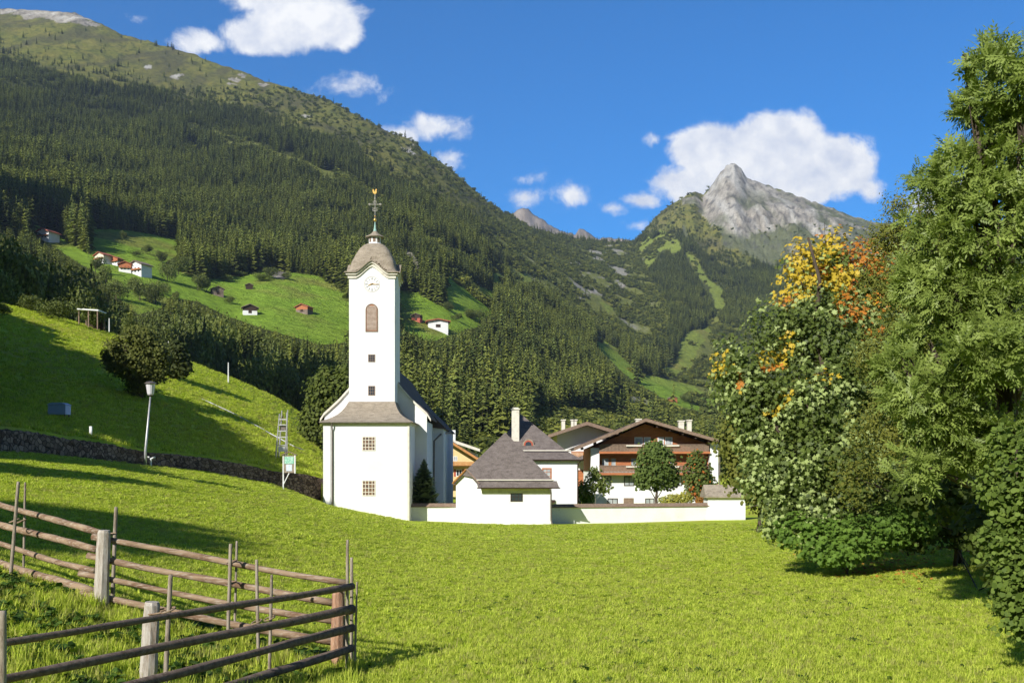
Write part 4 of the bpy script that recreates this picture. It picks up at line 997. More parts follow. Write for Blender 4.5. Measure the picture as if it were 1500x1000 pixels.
window_grid(c2, X(846,D2), X(856,D2), D2, Z(700,D2), Z(688,D2), 2, 1, .07, MT['wood_brown'], MT['glass'], .1)
MB().box(X(832,D2), X(868,D2), D2-.1, D2-.004, Z(712,D2), Z(690,D2)).build('timber_cladding', MT['wood_brown'], c2)
for u0 in (822.5, 836.5, 841):
    cm = MB().box(X(u0,D2+6), X(u0+(5 if u0 < 830 else 3.5),D2+6), D2+5.6, D2+6.4, Z(640,D2+6), Z(616,D2+6)).build('chimney', MT['trim'], c2)
    MB().box(X(u0,D2+6)-.1, X(u0+(5 if u0 < 830 else 3.5),D2+6)+.1, D2+5.5, D2+6.5, Z(616,D2+6)+.003, Z(616,D2+6)+.15).build('chimney_cap', MT['trim'], cm)
# low shed roof and chimney in front of it
# yellow chalet between church and small chapel
D3 = 139.0
c3_ = thing('chalet', 'yellow plastered chalet with orange balcony between church and small chapel', 'chalet', (X(668,D3), D3+5, -5))
MB().prism([(X(640,D3), -6), (X(700,D3), -6), (X(700,D3), Z(672,D3)), (X(655,D3), Z(643,D3)), (X(640,D3), Z(650,D3))], D3, D3+10).build('wall', MT['plaster_yellow'], c3_)
gable_roof(MB(), X(610,D3), X(705,D3), X(651,D3), D3-1.6, D3+11, Z(665,D3), Z(674,D3), Z(640,D3), .26).build('roof', MT['shingle_dark'], c3_)
gable_roof(MB(), X(609.5,D3), X(705.5,D3), X(651,D3), D3-1.72, D3-1.61, Z(664.3,D3), Z(673.3,D3), Z(639.3,D3), .36).build('barge_board', MT['wood_orange'], c3_)
b_ = MB().box(X(645,D3), X(695,D3), D3-1.2, D3+.02, Z(682.5,D3), Z(681,D3)).build('balcony', MT['wood_dark'], c3_)
p = MB(); x = X(645,D3)
while x < X(695,D3): p.box(x, x+.14, D3-1.25, D3-1.205, Z(682,D3), Z(676,D3)); x += .17
p.build('balustrade', MT['wood_orange'], b_)
b_ = MB().box(X(645,D3), X(695,D3), D3-1.2, D3+.02, Z(709.5,D3), Z(708,D3)).build('balcony', MT['wood_orange'], c3_)
w_ = window_grid(c3_, X(668,D3), X(677,D3), D3, Z(697.5,D3), Z(687,D3), 2, 1, .07, MT['white_paint'], MT['glass'], .1)
shutter_pair(w_, X(668,D3), X(677,D3), D3, Z(697.5,D3), Z(687,D3), MT['red'], .3)
window_grid(c3_, X(664,D3), X(670,D3), D3, Z(675,D3), Z(668,D3), 2, 1, .07, MT['white_paint'], MT['glass_pale'], .08)
D4 = 152.0
c4 = thing('chalet', 'dark roofed chalet rising behind the yellow chalet', 'chalet', (X(680,D4), D4+5, -5))
MB().prism([(X(640,D4), -6), (X(697,D4), -6), (X(697,D4), Z(664,D4)), (X(668,D4), Z(652,D4)), (X(640,D4), Z(662,D4))], D4, D4+10).build('wall', MT['plaster_warm'], c4)
gable_roof(MB(), X(630,D4), X(703,D4), X(665,D4), D4-1.6, D4+11, Z(660,D4), Z(658,D4), Z(645,D4), .3).build('roof', MT['shingle_dark'], c4)
gable_roof(MB(), X(629.5,D4), X(703.5,D4), X(665,D4), D4-1.7, D4-1.61, Z(659.4,D4), Z(657.4,D4), Z(644.3,D4), .42).build('barge_board', MT['trim'], c4)
cm = MB().box(X(661,D4), X(666,D4), D4+2, D4+2.7, Z(650,D4), Z(629,D4)).build('chimney', MT['plaster_wall'], c4)
# ------------------------------------------------------------------ pole fence
fe = thing('pole_fence', 'weathered wooden pole fence turning a corner on the meadow', 'fence', P(508, 985, 10.95))
def rail(a, b, r0, r1, mt, name='rail', sag=.02, n=14):
    a = Vector(P(*a)); b = Vector(P(*b)); pts = []; rr = []
    ph = random.uniform(0, 6)
    for i in range(n+1):
        t = i/n; p = a.lerp(b, t)
        p += Vector((0, math.sin(t*7+ph)*.012, -sag*math.sin(math.pi*t)+math.sin(t*8+ph*2)*.007)); pts.append(p); rr.append((r0+(r1-r0)*t)*.88*(1+random.uniform(-.10,.10)))
    return MB().tube(pts, rr, 10, wob=.05).build(name, mt, fe, smooth=True)
DL, DP = 12.7, 11.55
for (y0, y1, x1, r0, r1) in ((719,779,146,.040,.046),(749,804,142,.044,.048),(777,836,139,.036,.042),(803,866,137,.052,.056)):
    rail((-60, y0, DL), (x1, y1, DP), r0, r1, MT['rail'])
for (x0, y0, x1, y1, r0, r1) in ((136,784.5,508,853,.042,.040),(129,813,487,881,.042,.046),(116,839,487,910,.036,.042),(118,867,487,940,.040,.050)):
    rail((x0, y0, 11.42), (x1, y1, 11.05), r0, r1, MT['rail'])
for (y0, y1, r0, r1) in ((938,857,.026,.044),(991,890,.034,.054),(1044,919,.034,.052),(1097,948,.034,.050)):
    a = Vector(P(2, y0, 6.6)); b = Vector(P(514, y1, 10.85)); e = a+(a-b)*.22
    u_, y_ = 750+F*e.x/e.y, 680-F*e.z/e.y
    rail((u_, y_, e.y), (516, y1, 10.85), r0*.9, r1, MT['rail_shaded'])
def post(u, yt, ub, yb, D, r, mt, flat=True, name='post'):
    a = Vector(P(ub, yb, D)); b = Vector(P(u, yt, D)); g = gz(a.x, a.y); a.z = min(a.z, g)-.15
    pts = [a.lerp(b, t) for t in (0, .2, .4, .6, .8, .97, 1.0)]
    rr = [r*k for k in (1.12, 1.08, 1.04, 1.0, .97, .93, .80)]
    return MB().tube(pts, rr, 9 if r > .04 else 6, wob=.08 if r > .04 else .1).build(name, mt, fe, smooth=r < .04)
post(153, 776, 147, 884, 11.30, .078, MT['post']); post(495, 866, 493, 955, 10.95, .070, MT['post_red']); post(223, 881, 214, 1010, 8.62, .072, MT['post'])
for (u, yt, ub, yb, D, r) in ((27,705,14,826,11.75,.020),(37,706,34,800,12.3,.014),(170,742,164,858,11.75,.022),(338,796,333,930,11.0,.020),(347,792,343,925,11.35,.014),
    (376,819,379,968,10.35,.018),(398,841,394,985,9.95,.016),(250,841,240,1010,8.55,.020),(4,894,2,1100,6.45,.026),(509,790,508,978,10.75,.018),(515,816,515,980,10.98,.020),(503,862,505,975,11.15,.018),(523,852,519,974,10.8,.012)):
    post(u, yt, ub, yb, D, r, MT['stake'], name='stake')
for (u, y, D, w) in ((21,762,11.9,.05),(31,763,12.0,.05),(157,783,11.4,.10),(339,823,11.1,.055),(338,854,11.1,.055),(246,893,8.5,.06),(232,895,8.6,.10),(508,862,10.9,.09),(511,897,10.9,.07),(505,858,11.0,.10),(395,905,9.98,.05),(376,910,10.3,.05)):
    c = Vector(P(u, y, D)); pts = [c+Vector((w*math.cos(a), .06*math.sin(a), .02*math.sin(a*1.0+1))) for a in np.linspace(0, 6.28, 15)]
    MB().tube(pts, .008, 5, cap=False).build('withy_tie', MT['rail'], fe, smooth=True)

# ------------------------------------------------------------------ stone retaining wall
def stone_mat():
    M = mat('field_stone', (.2,.15,.12), .95); t = M.node_tree; N = t.nodes; L = t.links; b = N['Principled BSDF']
    tc = N.new('ShaderNodeTexCoord'); v = N.new('ShaderNodeTexVoronoi'); v.inputs['Scale'].default_value = 2.6; mp = N.new('ShaderNodeMapping'); mp.inputs['Scale'].default_value = (1,1,1.6)
    L.new(tc.outputs['Object'], mp.inputs[0]); L.new(mp.outputs[0], v.inputs['Vector'])
    cr_ = N.new('ShaderNodeValToRGB'); sp = N.new('ShaderNodeSeparateColor'); L.new(v.outputs['Color'], sp.inputs[0]); L.new(sp.outputs[0], cr_.inputs[0])
    cr_.color_ramp.elements[0].color = (.085,.050,.032,1); cr_.color_ramp.elements[1].color = (.30,.21,.15,1)
    v2 = N.new('ShaderNodeTexVoronoi'); v2.feature = 'DISTANCE_TO_EDGE'; v2.inputs['Scale'].default_value = 2.6; L.new(mp.outputs[0], v2.inputs['Vector'])
    r = N.new('ShaderNodeMapRange'); L.new(v2.outputs['Distance'], r.inputs[0]); r.inputs[2].default_value = .09
    mx_ = N.new('ShaderNodeMix'); mx_.data_type = 'RGBA'; L.new(r.outputs[0], mx_.inputs[0]); mx_.inputs[6].default_value = (.06,.042,.03,1); L.new(cr_.outputs[0], mx_.inputs[7]); L.new(mx_.outputs[2], b.inputs['Base Color'])
    bp = N.new('ShaderNodeBump'); bp.inputs['Distance'].default_value = .12; L.new(r.outputs[0], bp.inputs['Height']); L.new(bp.outputs[0], b.inputs['Normal'])
    return M
MT['field_stone'] = stone_mat()
us = np.linspace(-120, 474, 260); dw = np.interp(us, WALL_U, WALL_D)
rows = []
nt_ = 9
for k in range(nt_):
    t = k/(nt_-1)
    d = dw-.70+.20*t+fbm(us/3.0, 0*us+k*.8, 3)*.10
    x = (us-750)/F*d; lo = ground(x, d-.1)-.25; hi = ground((us-750)/F*(dw+.5), dw+.5)-.16+fbm(us/4, 0*us, 2)*.06
    rows.append(np.stack([x, d, lo+(hi-lo)*t], 1))
d = dw+.42; rows.append(np.stack([(us-750)/F*d, d, rows[-1][:, 2]], 1)); rows.append(np.stack([(us-750)/F*d, d, rows[0][:, 2]-.6], 1))
V = np.concatenate(rows); c = len(us); r = len(rows); i = np.arange((r-1)*(c-1)); a = (i//(c-1))*c+i % (c-1)
o = npmesh('stone_wall', V, np.stack([a, a+1, a+c+1, a+c], 1), MT['field_stone']); tag(o, 'brown dry stone retaining wall along the foot of the slope left of the church', 'wall')

# ------------------------------------------------------------------ street lamp and small things on the slope
D = 60.6; b = Vector(P(213, 681, D)); b.z = gz(b.x, b.y); t = Vector(P(220.5, 578, D))
lp = thing('street_lamp', 'tall pale street lamp with frosted tapered shade by the stone wall', 'lamp', b)
MB().tube([b+Vector((0,0,-.2)), b+Vector((0,0,.9)), t], [.09,.075,.045], 10).build('pole', MT['galv'], lp, smooth=True)
MB().lathe(t.x, t.y, [(.15,t.z-.02),(.19,t.z+.05),(.28,t.z+.66)], 14).build('lamp_shade', MT['frost'], lp, smooth=False)
MB().lathe(t.x, t.y, [(.36,t.z+.665),(.36,t.z+.70),(.20,t.z+.79),(.03,t.z+.83)], 14).build('lamp_cap', MT['zinc'], lp)
MB().lathe(t.x, t.y, [(.05,t.z-.12),(.17,t.z-.03)], 12).build('collar', MT['zinc'], lp)
def at(u, D): x = (u-750)/F*D; return Vector((x, D, gz(x, D)))
q = at(221, 61.2)
vb = thing('valve_post', 'small white pipe outlet at the foot of the street lamp', 'pipe', q); MB().tube([q+Vector((0,0,-.1)), q+Vector((0,0,.45)), q+Vector((.25,0,.55))], .06, 8).build('pipe', MT['white_paint'], vb); MB().box(q.x-.7, q.x-.1, q.y-.05, q.y+.05, q.z+.52, q.z+.60).build('arm', MT['white_paint'], vb)
q = at(133, 58.0); mk = MB(); mk.box(q.x-.07, q.x+.07, q.y-.05, q.y+.05, q.z-.1, q.z+.62); tag(mk.build('marker_stake', MT['white_paint']), 'short white stake standing on top of the stone wall', 'stake')
q = at(87, 66.0); bx = thing('storage_box', 'pale blue box with a shallow lid on the shaded slope', 'box', q)
MB().box(q.x-.58, q.x+.58, q.y-.4, q.y+.4, q.z+.18, q.z+.80).build('body', MT['bluebox'], bx)
MB().prism([(q.x-.64,q.z+.81),(q.x+.64,q.z+.81),(q.x+.35,q.z+.95),(q.x-.35,q.z+.95)], q.y-.46, q.y+.46).build('lid', MT['bluebox'], bx)
for sx in (-.5,.5):
    for sy in (-.3,.3): MB().box(q.x+sx-.04, q.x+sx+.04, q.y+sy-.04, q.y+sy+.04, q.z-.2, q.z+.18).build('leg', MT['wood_grey'], bx)
# notice board
D = 70.6; q = at(414, D); nb_ = thing('notice_board', 'wooden notice board with green and white posters under a little roof', 'sign', q)
x0, x1, z0, z1 = (415.5-750)/F*D, (432-750)/F*D, (680-692)/F*D, (680-667)/F*D
MB().box(x0, x1, D-.05, D+.03, z0, z1).build('panel', MT['stake'], nb_)
MB().box(x0+.07, x1-.07, D-.07, D-.053, z0+(z1-z0)*.52, z1-.07).build('poster', MT['green_paper'], nb_)
MB().box(x0+.20, x1-.20, D-.07, D-.053, z0+.12, z0+(z1-z0)*.48).build('poster', MT['paper'], nb_)
f_ = MB(); f_.box(x0-.05, x0+.02, D-.09, D+.05, z0-.05, z1+.05); f_.build('frame_post', MT['white_paint'], nb_); MB().box(x1-.02, x1+.05, D-.09, D+.05, z0-.05, z1+.05).build('frame_post', MT['white_paint'], nb_)
MB().prism([(x0-.15,z1+.05),((x0+x1)/2,z1+.30),(x1+.15,z1+.05),(x1+.15,z1+.0),((x0+x1)/2,z1+.24),(x0-.15,z1+.0)], D-.18, D+.14).build('roof', MT['wood_grey'], nb_)
MB().tube([(x0-.02, D, q.z-.3), (x0-.02, D, z0)], .05, 8).build('post', MT['white_paint'], nb_)
MB().tube([(x0-.02, D-.02, z0-.85), ((x0+x1)/2, D-.02, z0-.02)], .035, 6).build('brace', MT['white_paint'], nb_)
q = at(407, 73.6); sp_ = MB(); sp_.lathe(q.x, q.y, [(.22,q.z-.2),(.24,q.z+.5),(.20,q.z+.62),(.10,q.z+.66),(.13,q.z+.80),(.03,q.z+.9)], 10); tag(sp_.build('stone_pillar', MT['stone']), 'small stone pillar with rounded cap beside the notice board', 'pillar')
# cable frame on the slope
D = 84; q = at(413, D); tf = thing('transformer_frame', 'slender steel transformer frame with four posts on the slope', 'frame', q)
def pt(u, y, dd=0): return Vector(((u-750)/F*(D+dd), D+dd, (680-y)/F*(D+dd)))
for (u0, u1, yt, dd) in ((403.5,409.5,606,0),(417,421.5,600,0),(408,413,601,1.2),(420.5,420,604,1.2)):
    a = pt(u0, 660, dd); a.z = gz(a.x, a.y)-.2; MB().tube([a, pt(u1, yt, dd)], [.075,.05], 6).build('post', MT['galv'], tf)
for y in (614, 622, 631, 640, 652):
    k = (660-y)/60; MB().box(pt(403.5+6*k, y).x, pt(417+4.5*k, y).x, D-.04, D+.04, pt(0, y).z-.04, pt(0, y).z+.04).build('crossbar', MT['galv'], tf)
MB().box(pt(409.5,0).x, pt(417.5,0).x, D+.15, D+.75, pt(0,630).z, pt(0,623).z).build('transformer_box', MT['zinc'], tf)
MB().box(pt(408,0).x, pt(417.5,0).x, D-.10, D-.045, pt(0,661).z, pt(0,654).z).build('cabinet', MT['white_paint'], tf)
MB().tube([pt(411, 617, .3), pt(414, 609, .3), pt(418, 617, .3)], .05, 6).build('insulator', MT['rail'], tf)
for (u, yb, yt, lab) in ((334.5,560,530,'thin white pole on the grassy crest nearest the church'),(247,503,481,'thin white pole on the crest beyond the big tree'),(160,465,440,'thin white pole beside the flat roofed shelter')):
    D_ = ghit(u, yb+1, 6, 155) or 150; q = at(u, D_); tag(MB().tube([q-Vector((0,0,.2)), Vector((q.x, q.y, q.z+(yb-yt)/F*D_))], [.10,.06], 6).build('pole', MT['white_paint']), lab, 'pole', 'white poles on the crest')
pp = []
for (u, y) in ((296,586),(310,592),(325,599),(340,606),(352,612),(366,620),(380,627),(395,636),(412,645),(430,655),(446,661)):
    D_ = ghit(u, y, 40, 200)
    if D_: q = at(u, D_); pp.append(q+Vector((0,0,.12)))
tag(MB().tube(pp, .055, 6).build('water_pipe', MT['galv']), 'thin pale pipe lying down across the sunlit slope', 'pipe')
# shelter on the crest
D_ = 141.0; q = at(133, D_); sh = thing('shelter', 'open shelter with flat white roof on the crest of the slope', 'shelter', q)
def xx(u): return (u-750)/F*D_
zt = q.z+2.45
MB().add([(xx(119), D_-1.4, zt+.15), (xx(150), D_-1.4, zt-.02), (xx(150), D_+1.4, zt-.02), (xx(119), D_+1.4, zt+.15), (xx(119), D_-1.4, zt+.0), (xx(150), D_-1.4, zt-.2), (xx(150), D_+1.4, zt-.2), (xx(119), D_+1.4, zt+.0)], [(0,1,2,3),(7,6,5,4),(0,4,5,1),(1,5,6,2),(2,6,7,3),(3,7,4,0)]).build('roof', MT['white_paint'], sh)
for u in (121, 135, 148):
    for dy in (-1.2, 1.2): MB().box(xx(u)-.07, xx(u)+.07, D_+dy-.07, D_+dy+.07, q.z-1.5, zt-.1).build('post', MT['wood_grey'], sh)
MB().box(xx(122), xx(146), D_+1.1, D_+1.15, q.z-1, zt-.25).build('back_wall', MT['wood_dark'], sh)

# ------------------------------------------------------------------ far houses and barns
def far_house(name, label, cat, u, yb, w_px, h_px, mwall, mroof, D_=None, rot=0.3, wins=True, mlow=None, group=None, over=.12, pitch=.42):
    D_ = D_ or ghit(u, yb, 262) or 600; x = (u-750)/F*D_; zg = gz(x, D_); z = min(zg, (680-yb)/F*D_)
    s = D_/F; w = w_px*s; h = h_px*s; dpt = w*.85
    r = thing(name, label, cat, (x, D_, z), group)
    c, s_ = math.cos(rot), math.sin(rot)
    def L(a, b_, zz): return (x+c*a-s_*b_, D_+s_*a+c*b_, z+zz)
    def blk(a0, a1, b0, b1, z0, z1, nm, mt, par=None):
        V = [L(a0,b0,z0),L(a1,b0,z0),L(a1,b1,z0),L(a0,b1,z0),L(a0,b0,z1),L(a1,b0,z1),L(a1,b1,z1),L(a0,b1,z1)]
        return MB().add(V, [(0,3,2,1),(4,5,6,7),(0,1,5,4),(1,2,6,5),(2,3,7,6),(3,0,4,7)]).build(nm, mt, par or r)
    ew = h*.62; hw_ = w/2
    if mlow: blk(-hw_, hw_, -dpt/2, dpt/2, -h*.8, ew*.45, 'ground_floor_wall', mlow)
    zb = ew*.45 if mlow else -h*.8; k = hw_*pitch
    V = [L(-hw_+.02,-dpt/2,zb),L(hw_-.02,-dpt/2,zb),L(hw_-.02,-dpt/2,ew),L(0,-dpt/2,ew+k),L(-hw_+.02,-dpt/2,ew),L(-hw_+.02,dpt/2,zb),L(hw_-.02,dpt/2,zb),L(hw_-.02,dpt/2,ew),L(0,dpt/2,ew+k),L(-hw_+.02,dpt/2,ew)]
    MB().add(V, [(0,1,2,3,4),(9,8,7,6,5),(0,5,6,1),(1,6,7,2),(4,9,5,0)]).build('wall', mwall, r)
    o_ = w*over; th = max(.3, .05*w); V = []
    for bb in (-dpt/2-o_, dpt/2+o_*.5):
        V += [L(-hw_-o_,bb,ew-o_*pitch),L(0,bb,ew+k+.05),L(hw_+o_,bb,ew-o_*pitch),L(hw_+o_,bb,ew-o_*pitch+th),L(0,bb,ew+k+th),L(-hw_-o_,bb,ew-o_*pitch+th)]
    MB().add(V, [(0,5,4,1),(1,4,3,2),(6,7,10,11),(7,8,9,10),(5,11,10,4),(4,10,9,3),(0,1,7,6),(1,2,8,7),(0,6,11,5),(2,3,9,8)]).build('roof', mroof, r)
    if wins:
        for a in (-.28, 0, .28):
            for zz in ((.12, .30) if h_px > 11 else (.16,)):
                blk(a*w-.06*w, a*w+.06*w, -dpt/2-.08, -dpt/2-.01, h*zz, h*(zz+.12), 'window', MT['glass'])
        if h_px > 11: blk(-hw_*.95, hw_*.95, -dpt/2-1.1, -dpt/2-.02, h*.26, h*.34, 'balcony', MT['wood_brown'])
    else:
        blk(-.12*w, .12*w, -dpt/2-.06, -dpt/2-.005, 0, h*.32, 'door', MT['wood_dark'])
    return r
WB, WD, PL = MT['wood_brown'], MT['wood_dark'], MT['plaster']
MT['wood_silver'] = mat('silvered_timber', (.26,.20,.16), .9, [(.5,(.16,.12,.09),.4,.6)])
far_house('house', 'white farmhouse with red roof high on the shaded left slope', 'house', 70, 352, 24, 16, PL, MT['redtile'], rot=-.35)
far_house('house', 'small pale blue house at the left edge above the wood', 'house', 4, 322, 16, 13, MT['bluebox'], MT['white_paint'], rot=.3)
far_house('house', 'pinkish house with red gable, leftmost in the hillside hamlet', 'house', 152, 385, 19, 16, MT['plaster_warm'], MT['redtile'], rot=-.5, mlow=PL)
far_house('house', 'dark timber house with red roof in the middle of the hamlet', 'house', 170, 388, 16, 13, WB, MT['redtile'], rot=-.3, mlow=PL)
far_house('house', 'low white house with red-brown front between its hamlet neighbours', 'house', 184, 398, 17, 16, WB, MT['redtile'], rot=.25, mlow=PL)
far_house('house', 'tall bright white house on the right end of the hamlet', 'house', 206, 403, 24, 22, PL, MT['wood_silver'], rot=-.45)
far_house('barn', 'pale timber barn in the upper green meadow left of the tower', 'barn', 318, 432, 16, 13, MT['wood_silver'], MT['wood_silver'], wins=False, rot=.5)
far_house('barn', 'dark brown barn with white base, nearest barn in the big meadow', 'barn', 366, 460, 20, 14, WD, MT['wood_silver'], wins=False, mlow=PL, rot=.3)
far_house('barn', 'brown barn standing alone in the green meadow beside the tower', 'barn', 446, 458, 19, 12, WB, MT['redtile'], wins=False, mlow=MT['wood_silver'], rot=-.3)
far_house('barn', 'tiny dark hay hut at the top edge of the big meadow', 'barn', 365, 423, 10, 8, WD, MT['wood_silver'], wins=False, rot=.3)
far_house('barn', 'dark red timber hut right of the tower', 'barn', 611, 470, 13, 12, WD, MT['wood_silver'], wins=False, mlow=MT['red'], rot=-.2)
far_house('barn', 'small grey hut higher on the meadow right of the tower', 'barn', 643, 445, 8, 6, MT['wood_silver'], MT['wood_silver'], wins=False, rot=.2)
far_house('house', 'white house with orange roof on the meadow right of the tower', 'house', 641, 481, 29, 14, PL, MT['redtile'], rot=.15, wins=False, pitch=.18)
far_house('barn', 'small brown barn in the valley meadow below the rocky peak', 'barn', 985, 588, 11, 8, WB, MT['wood_silver'], wins=False, rot=.3)

# ------------------------------------------------------------------ trees
def crown_points(blobs, n, rng, shell=.5, noise=.9):
    """points in a union of ellipsoids (x,y,z,rx,ry,rz), denser near the surface, with gaps"""
    B = np.array(blobs, float); w = (B[:, 3]*B[:, 5]); w /= w.sum()
    out = []; nr = []
    need = n
    while need > 0:
        k = rng.choice(len(B), need*2, p=w); d = rng.normal(0, 1, (need*2, 3)); d /= np.linalg.norm(d, axis=1)[:, None]
        r = rng.uniform(shell, 1.08, need*2)*np.where(rng.random(need*2) < .1, rng.uniform(1.0, 1.25, need*2), 1)
        p = B[k, :3]+d*B[k, 3:]*r[:, None]
        s_ = np.mean(B[:, 3])*.55
        g = fbm(p[:, 0]/s_+p[:, 2]/s_*.7+5, p[:, 1]/s_+p[:, 2]/s_*.9, 3)
        ok = g*noise > rng.uniform(-.55, .25, len(g)); p = p[ok][:need]; d = d[ok][:need]
        out.append(p); nr.append(d); need -= len(p)
    return np.concatenate(out), np.concatenate(nr)
def limbs(mb, base, blobs, r0, rng, lean=.25, sub=3):
    """trunk from base to the middle of the crown, with a limb to every blob"""
    B = [Vector(b_[:3]) for b_ in blobs]; base = Vector(base); topz = max(b_.z for b_ in B); cx = sum(b_.x for b_ in B)/len(B); cyy = sum(b_.y for b_ in B)/len(B)
    tip = Vector((cx, cyy, topz)); n = 8
    tr_ = [base.lerp(tip, i/n)+Vector((rng.normal(0, .02), rng.normal(0, .02), 0))*(tip-base).length*.6*min(1, i) for i in range(n+1)]
    mb.tube(tr_, [r0*(1-.88*i/n)+.01 for i in range(n+1)], 8, wob=.08)
    rads = [b2[3] for b2 in blobs]
    for bi, b_ in enumerate(B):
        t = min(max((b_.z-base.z)/(topz-base.z)*.62, .3), .9); s_ = tr_[int(t*n)]
        mid = s_.lerp(b_, .5)+Vector((0, 0, -.06*(b_-s_).length)); r_ = r0*(1-.85*t)*.55
        mb.tube([s_, mid, b_], [r_, r_*.65, r_*.3], 6, wob=.08)
        for j in range(sub):
            e = b_+Vector(rng.normal(0, 1, 3))*rads[bi]*.38; mb.tube([mid.lerp(b_, .5), mid.lerp(e, .8), e], [r_*.4, r_*.25, r_*.1], 4, cap=False)
LEAF_MAPLE = np.array([(-.5,0,0),(-.30,-.10,.02),(-.34,-.36,-.03),(-.08,-.24,.02),(.06,-.50,-.05),(.18,-.18,.03),(.55,0,-.06),(.18,.18,.03),(.06,.50,-.05),(-.08,.24,.02),(-.34,.36,-.03),(-.30,.10,.02)])
LEAF_ROUND = np.array([(-.5,0,0),(-.28,-.38,.03),(.12,-.44,.02),(.5,0,-.06),(.12,.44,.02),(-.28,.38,.03)])
LEAF_FINE = np.array([(-.5,0,0),(0,-.3,.03),(.5,0,-.04),(0,.3,.03)])
def pinnate(n=11):
    V = []
    for i in range(n//2):
        x = -.4+.8*i/(n//2); ln = .26*(1-.35*abs(x)); 
        for s_ in (-1, 1):
            V += [(x, 0, -.10*x*x), (x+.15, s_*ln*.42, -.02), (x+.20, s_*ln*1.08, -.06), (x-.02, s_*ln*.62, -.02)]
    V += [(.42,0,-.03),(.53,-.05,-.04),(.72,0,-.12),(.53,.05,-.04)]
    V += [(-.6,-.008,0),(.42,-.005,-.03),(.42,.005,-.03),(-.6,.008,0)]
    return np.array(V)
def leafy_tree(name, label, cat, base, blobs, n, T, size, tones, trunk_r, bark='bark', seed=1, leafmat='leaf', shell=.45, noise=.9, up=.5, jit=.6, colfn=None, per=None, sub=3, group=None, clump=0, whorl=0):
    rng = np.random.default_rng(seed); r = thing(name, label, cat, base, group); base = Vector(base)
    p, d = crown_points(blobs, n if not clump else n//clump, rng, shell, noise)
    if clump:
        cs = np.repeat(p, clump, 0); d = np.repeat(d, clump, 0); p = cs+rng.normal(0, size*1.1, cs.shape)
    nrm = d+np.array([0, 0, up]); nrm += np.array([-.25,-.55,.15])
    t, b_, nn = rand_frames(len(p), nrm, jit, rng)
    if whorl:
        kk = len(p)//whorl; up_ = 0; cs = np.repeat(p[:kk], whorl, 0); dd_ = np.repeat(d[:kk], whorl, 0)
        t = dd_*.4+rng.normal(0, .8, dd_.shape)+np.array([0, 0, .12]); t /= np.linalg.norm(t, axis=1)[:, None]
        p = cs+t*size*.62; w_ = np.array([-.35,-.6,.8])+rng.normal(0, .55, t.shape); nn = w_-(w_*t).sum(1)[:, None]*t; nn /= np.linalg.norm(nn, axis=1)[:, None]; b_ = np.cross(nn, t)
    V, Fc = scatter(T, p, t, b_, nn, size*rng.uniform(.65, 1.35, len(p)))
    q = rng.random(len(p)); g = fbm(p[:, 0]/.9+p[:, 2], p[:, 1]/.9+p[:, 2]*.7, 3)*.5+.5
    k = np.clip(q*.6+g*.4, 0, 1); C = np.array(tones[0])[None]*(1-k[:, None])+np.array(tones[1])[None]*k[:, None]
    if colfn: C = colfn(p, q, C)
    V = V-np.array(base)[None]
    if per: Fc = Fc.reshape(-1, per)
    o = npmesh('crown', V, Fc, MT[leafmat], np.repeat(C, len(T), 0)); o.parent = r
    mb = MB(); limbs(mb, base-Vector((0, 0, .3)), blobs, trunk_r, rng, sub=sub); mb.build('trunk', MT[bark], r, smooth=True)
    return r
def blob(u, y, D, rpx, ry=None, dep=1.0):
    x, yy, z = P(u, y, D); s_ = D/F; return (x, yy, z, rpx*s_, rpx*s_*dep, (ry or rpx)*s_)
def G(u, D): x = (u-750)/F*D; return (x, D, gz(x, D))
ab_rng = random.Random(12)
def lumpy(blobs, k):
    out = []
    for b_ in blobs:
        f_ = k*ab_rng.uniform(.78, 1.12); out.append((b_[0], b_[1]+ab_rng.uniform(-.6, .6), b_[2], b_[3]*f_, b_[4]*f_, b_[5]*f_*.85))
    return out
PIN = pinnate(9)
# sycamore: green below, yellow and orange at the top
def syc(p, q, C):
    u = 750+F*p[:, 0]/p[:, 1]; y = 680-F*p[:, 2]/p[:, 1]; n = vnoise(p[:, 0]/.55+3, p[:, 2]/.55)
    pr = np.clip((462-y+(u-1200)*.12+170*(n-.5))/90, 0, .82)
    yel = (q < pr) & (u > 1125)
    yel |= (((u-1122)/42)**2+((y-562)/50)**2 < 1) & (n > .5) & (q > .4); yel |= (y < 560) & (n > .78) & (q > .6)
    pal = (n > .37) & (q > .55) & ~yel
    C = np.where(pal[:, None], np.array([.29,.35,.12])[None]*(.8+.5*q[:, None]), C)
    yc = np.where((vnoise(p[:, 0]/.4+31, p[:, 2]/.4+u*0)+.4*(u > 1230) > .72)[:, None], np.array([.52,.20,.03])[None], np.array([.55,.40,.04])[None])
    return np.where(yel[:, None], yc, C)
sb = [blob(1082,520,26,42),blob(1095,560,26,55),blob(1150,490,26.5,62),blob(1195,430,27,58),blob(1240,405,27.5,58),blob(1175,385,27,36),blob(1225,370,27.5,38),blob(1290,400,28,50),blob(1215,500,26,80),blob(1280,480,27.5,75),blob(1130,610,26,58),blob(1200,590,25.2,80),
      blob(1275,580,26,85),blob(1115,650,25.8,42),blob(1160,690,25,62),blob(1230,680,24.6,80),blob(1180,745,24.6,55,46),blob(1250,745,24.4,60,50),blob(1300,680,26,70),blob(1125,700,25,44),blob(1150,745,24.6,40),blob(1140,772,24.3,28),blob(1205,782,24.1,48,34),blob(1265,785,24.1,48,34),blob(1060,548,26.2,24),blob(1105,600,25.8,46)]
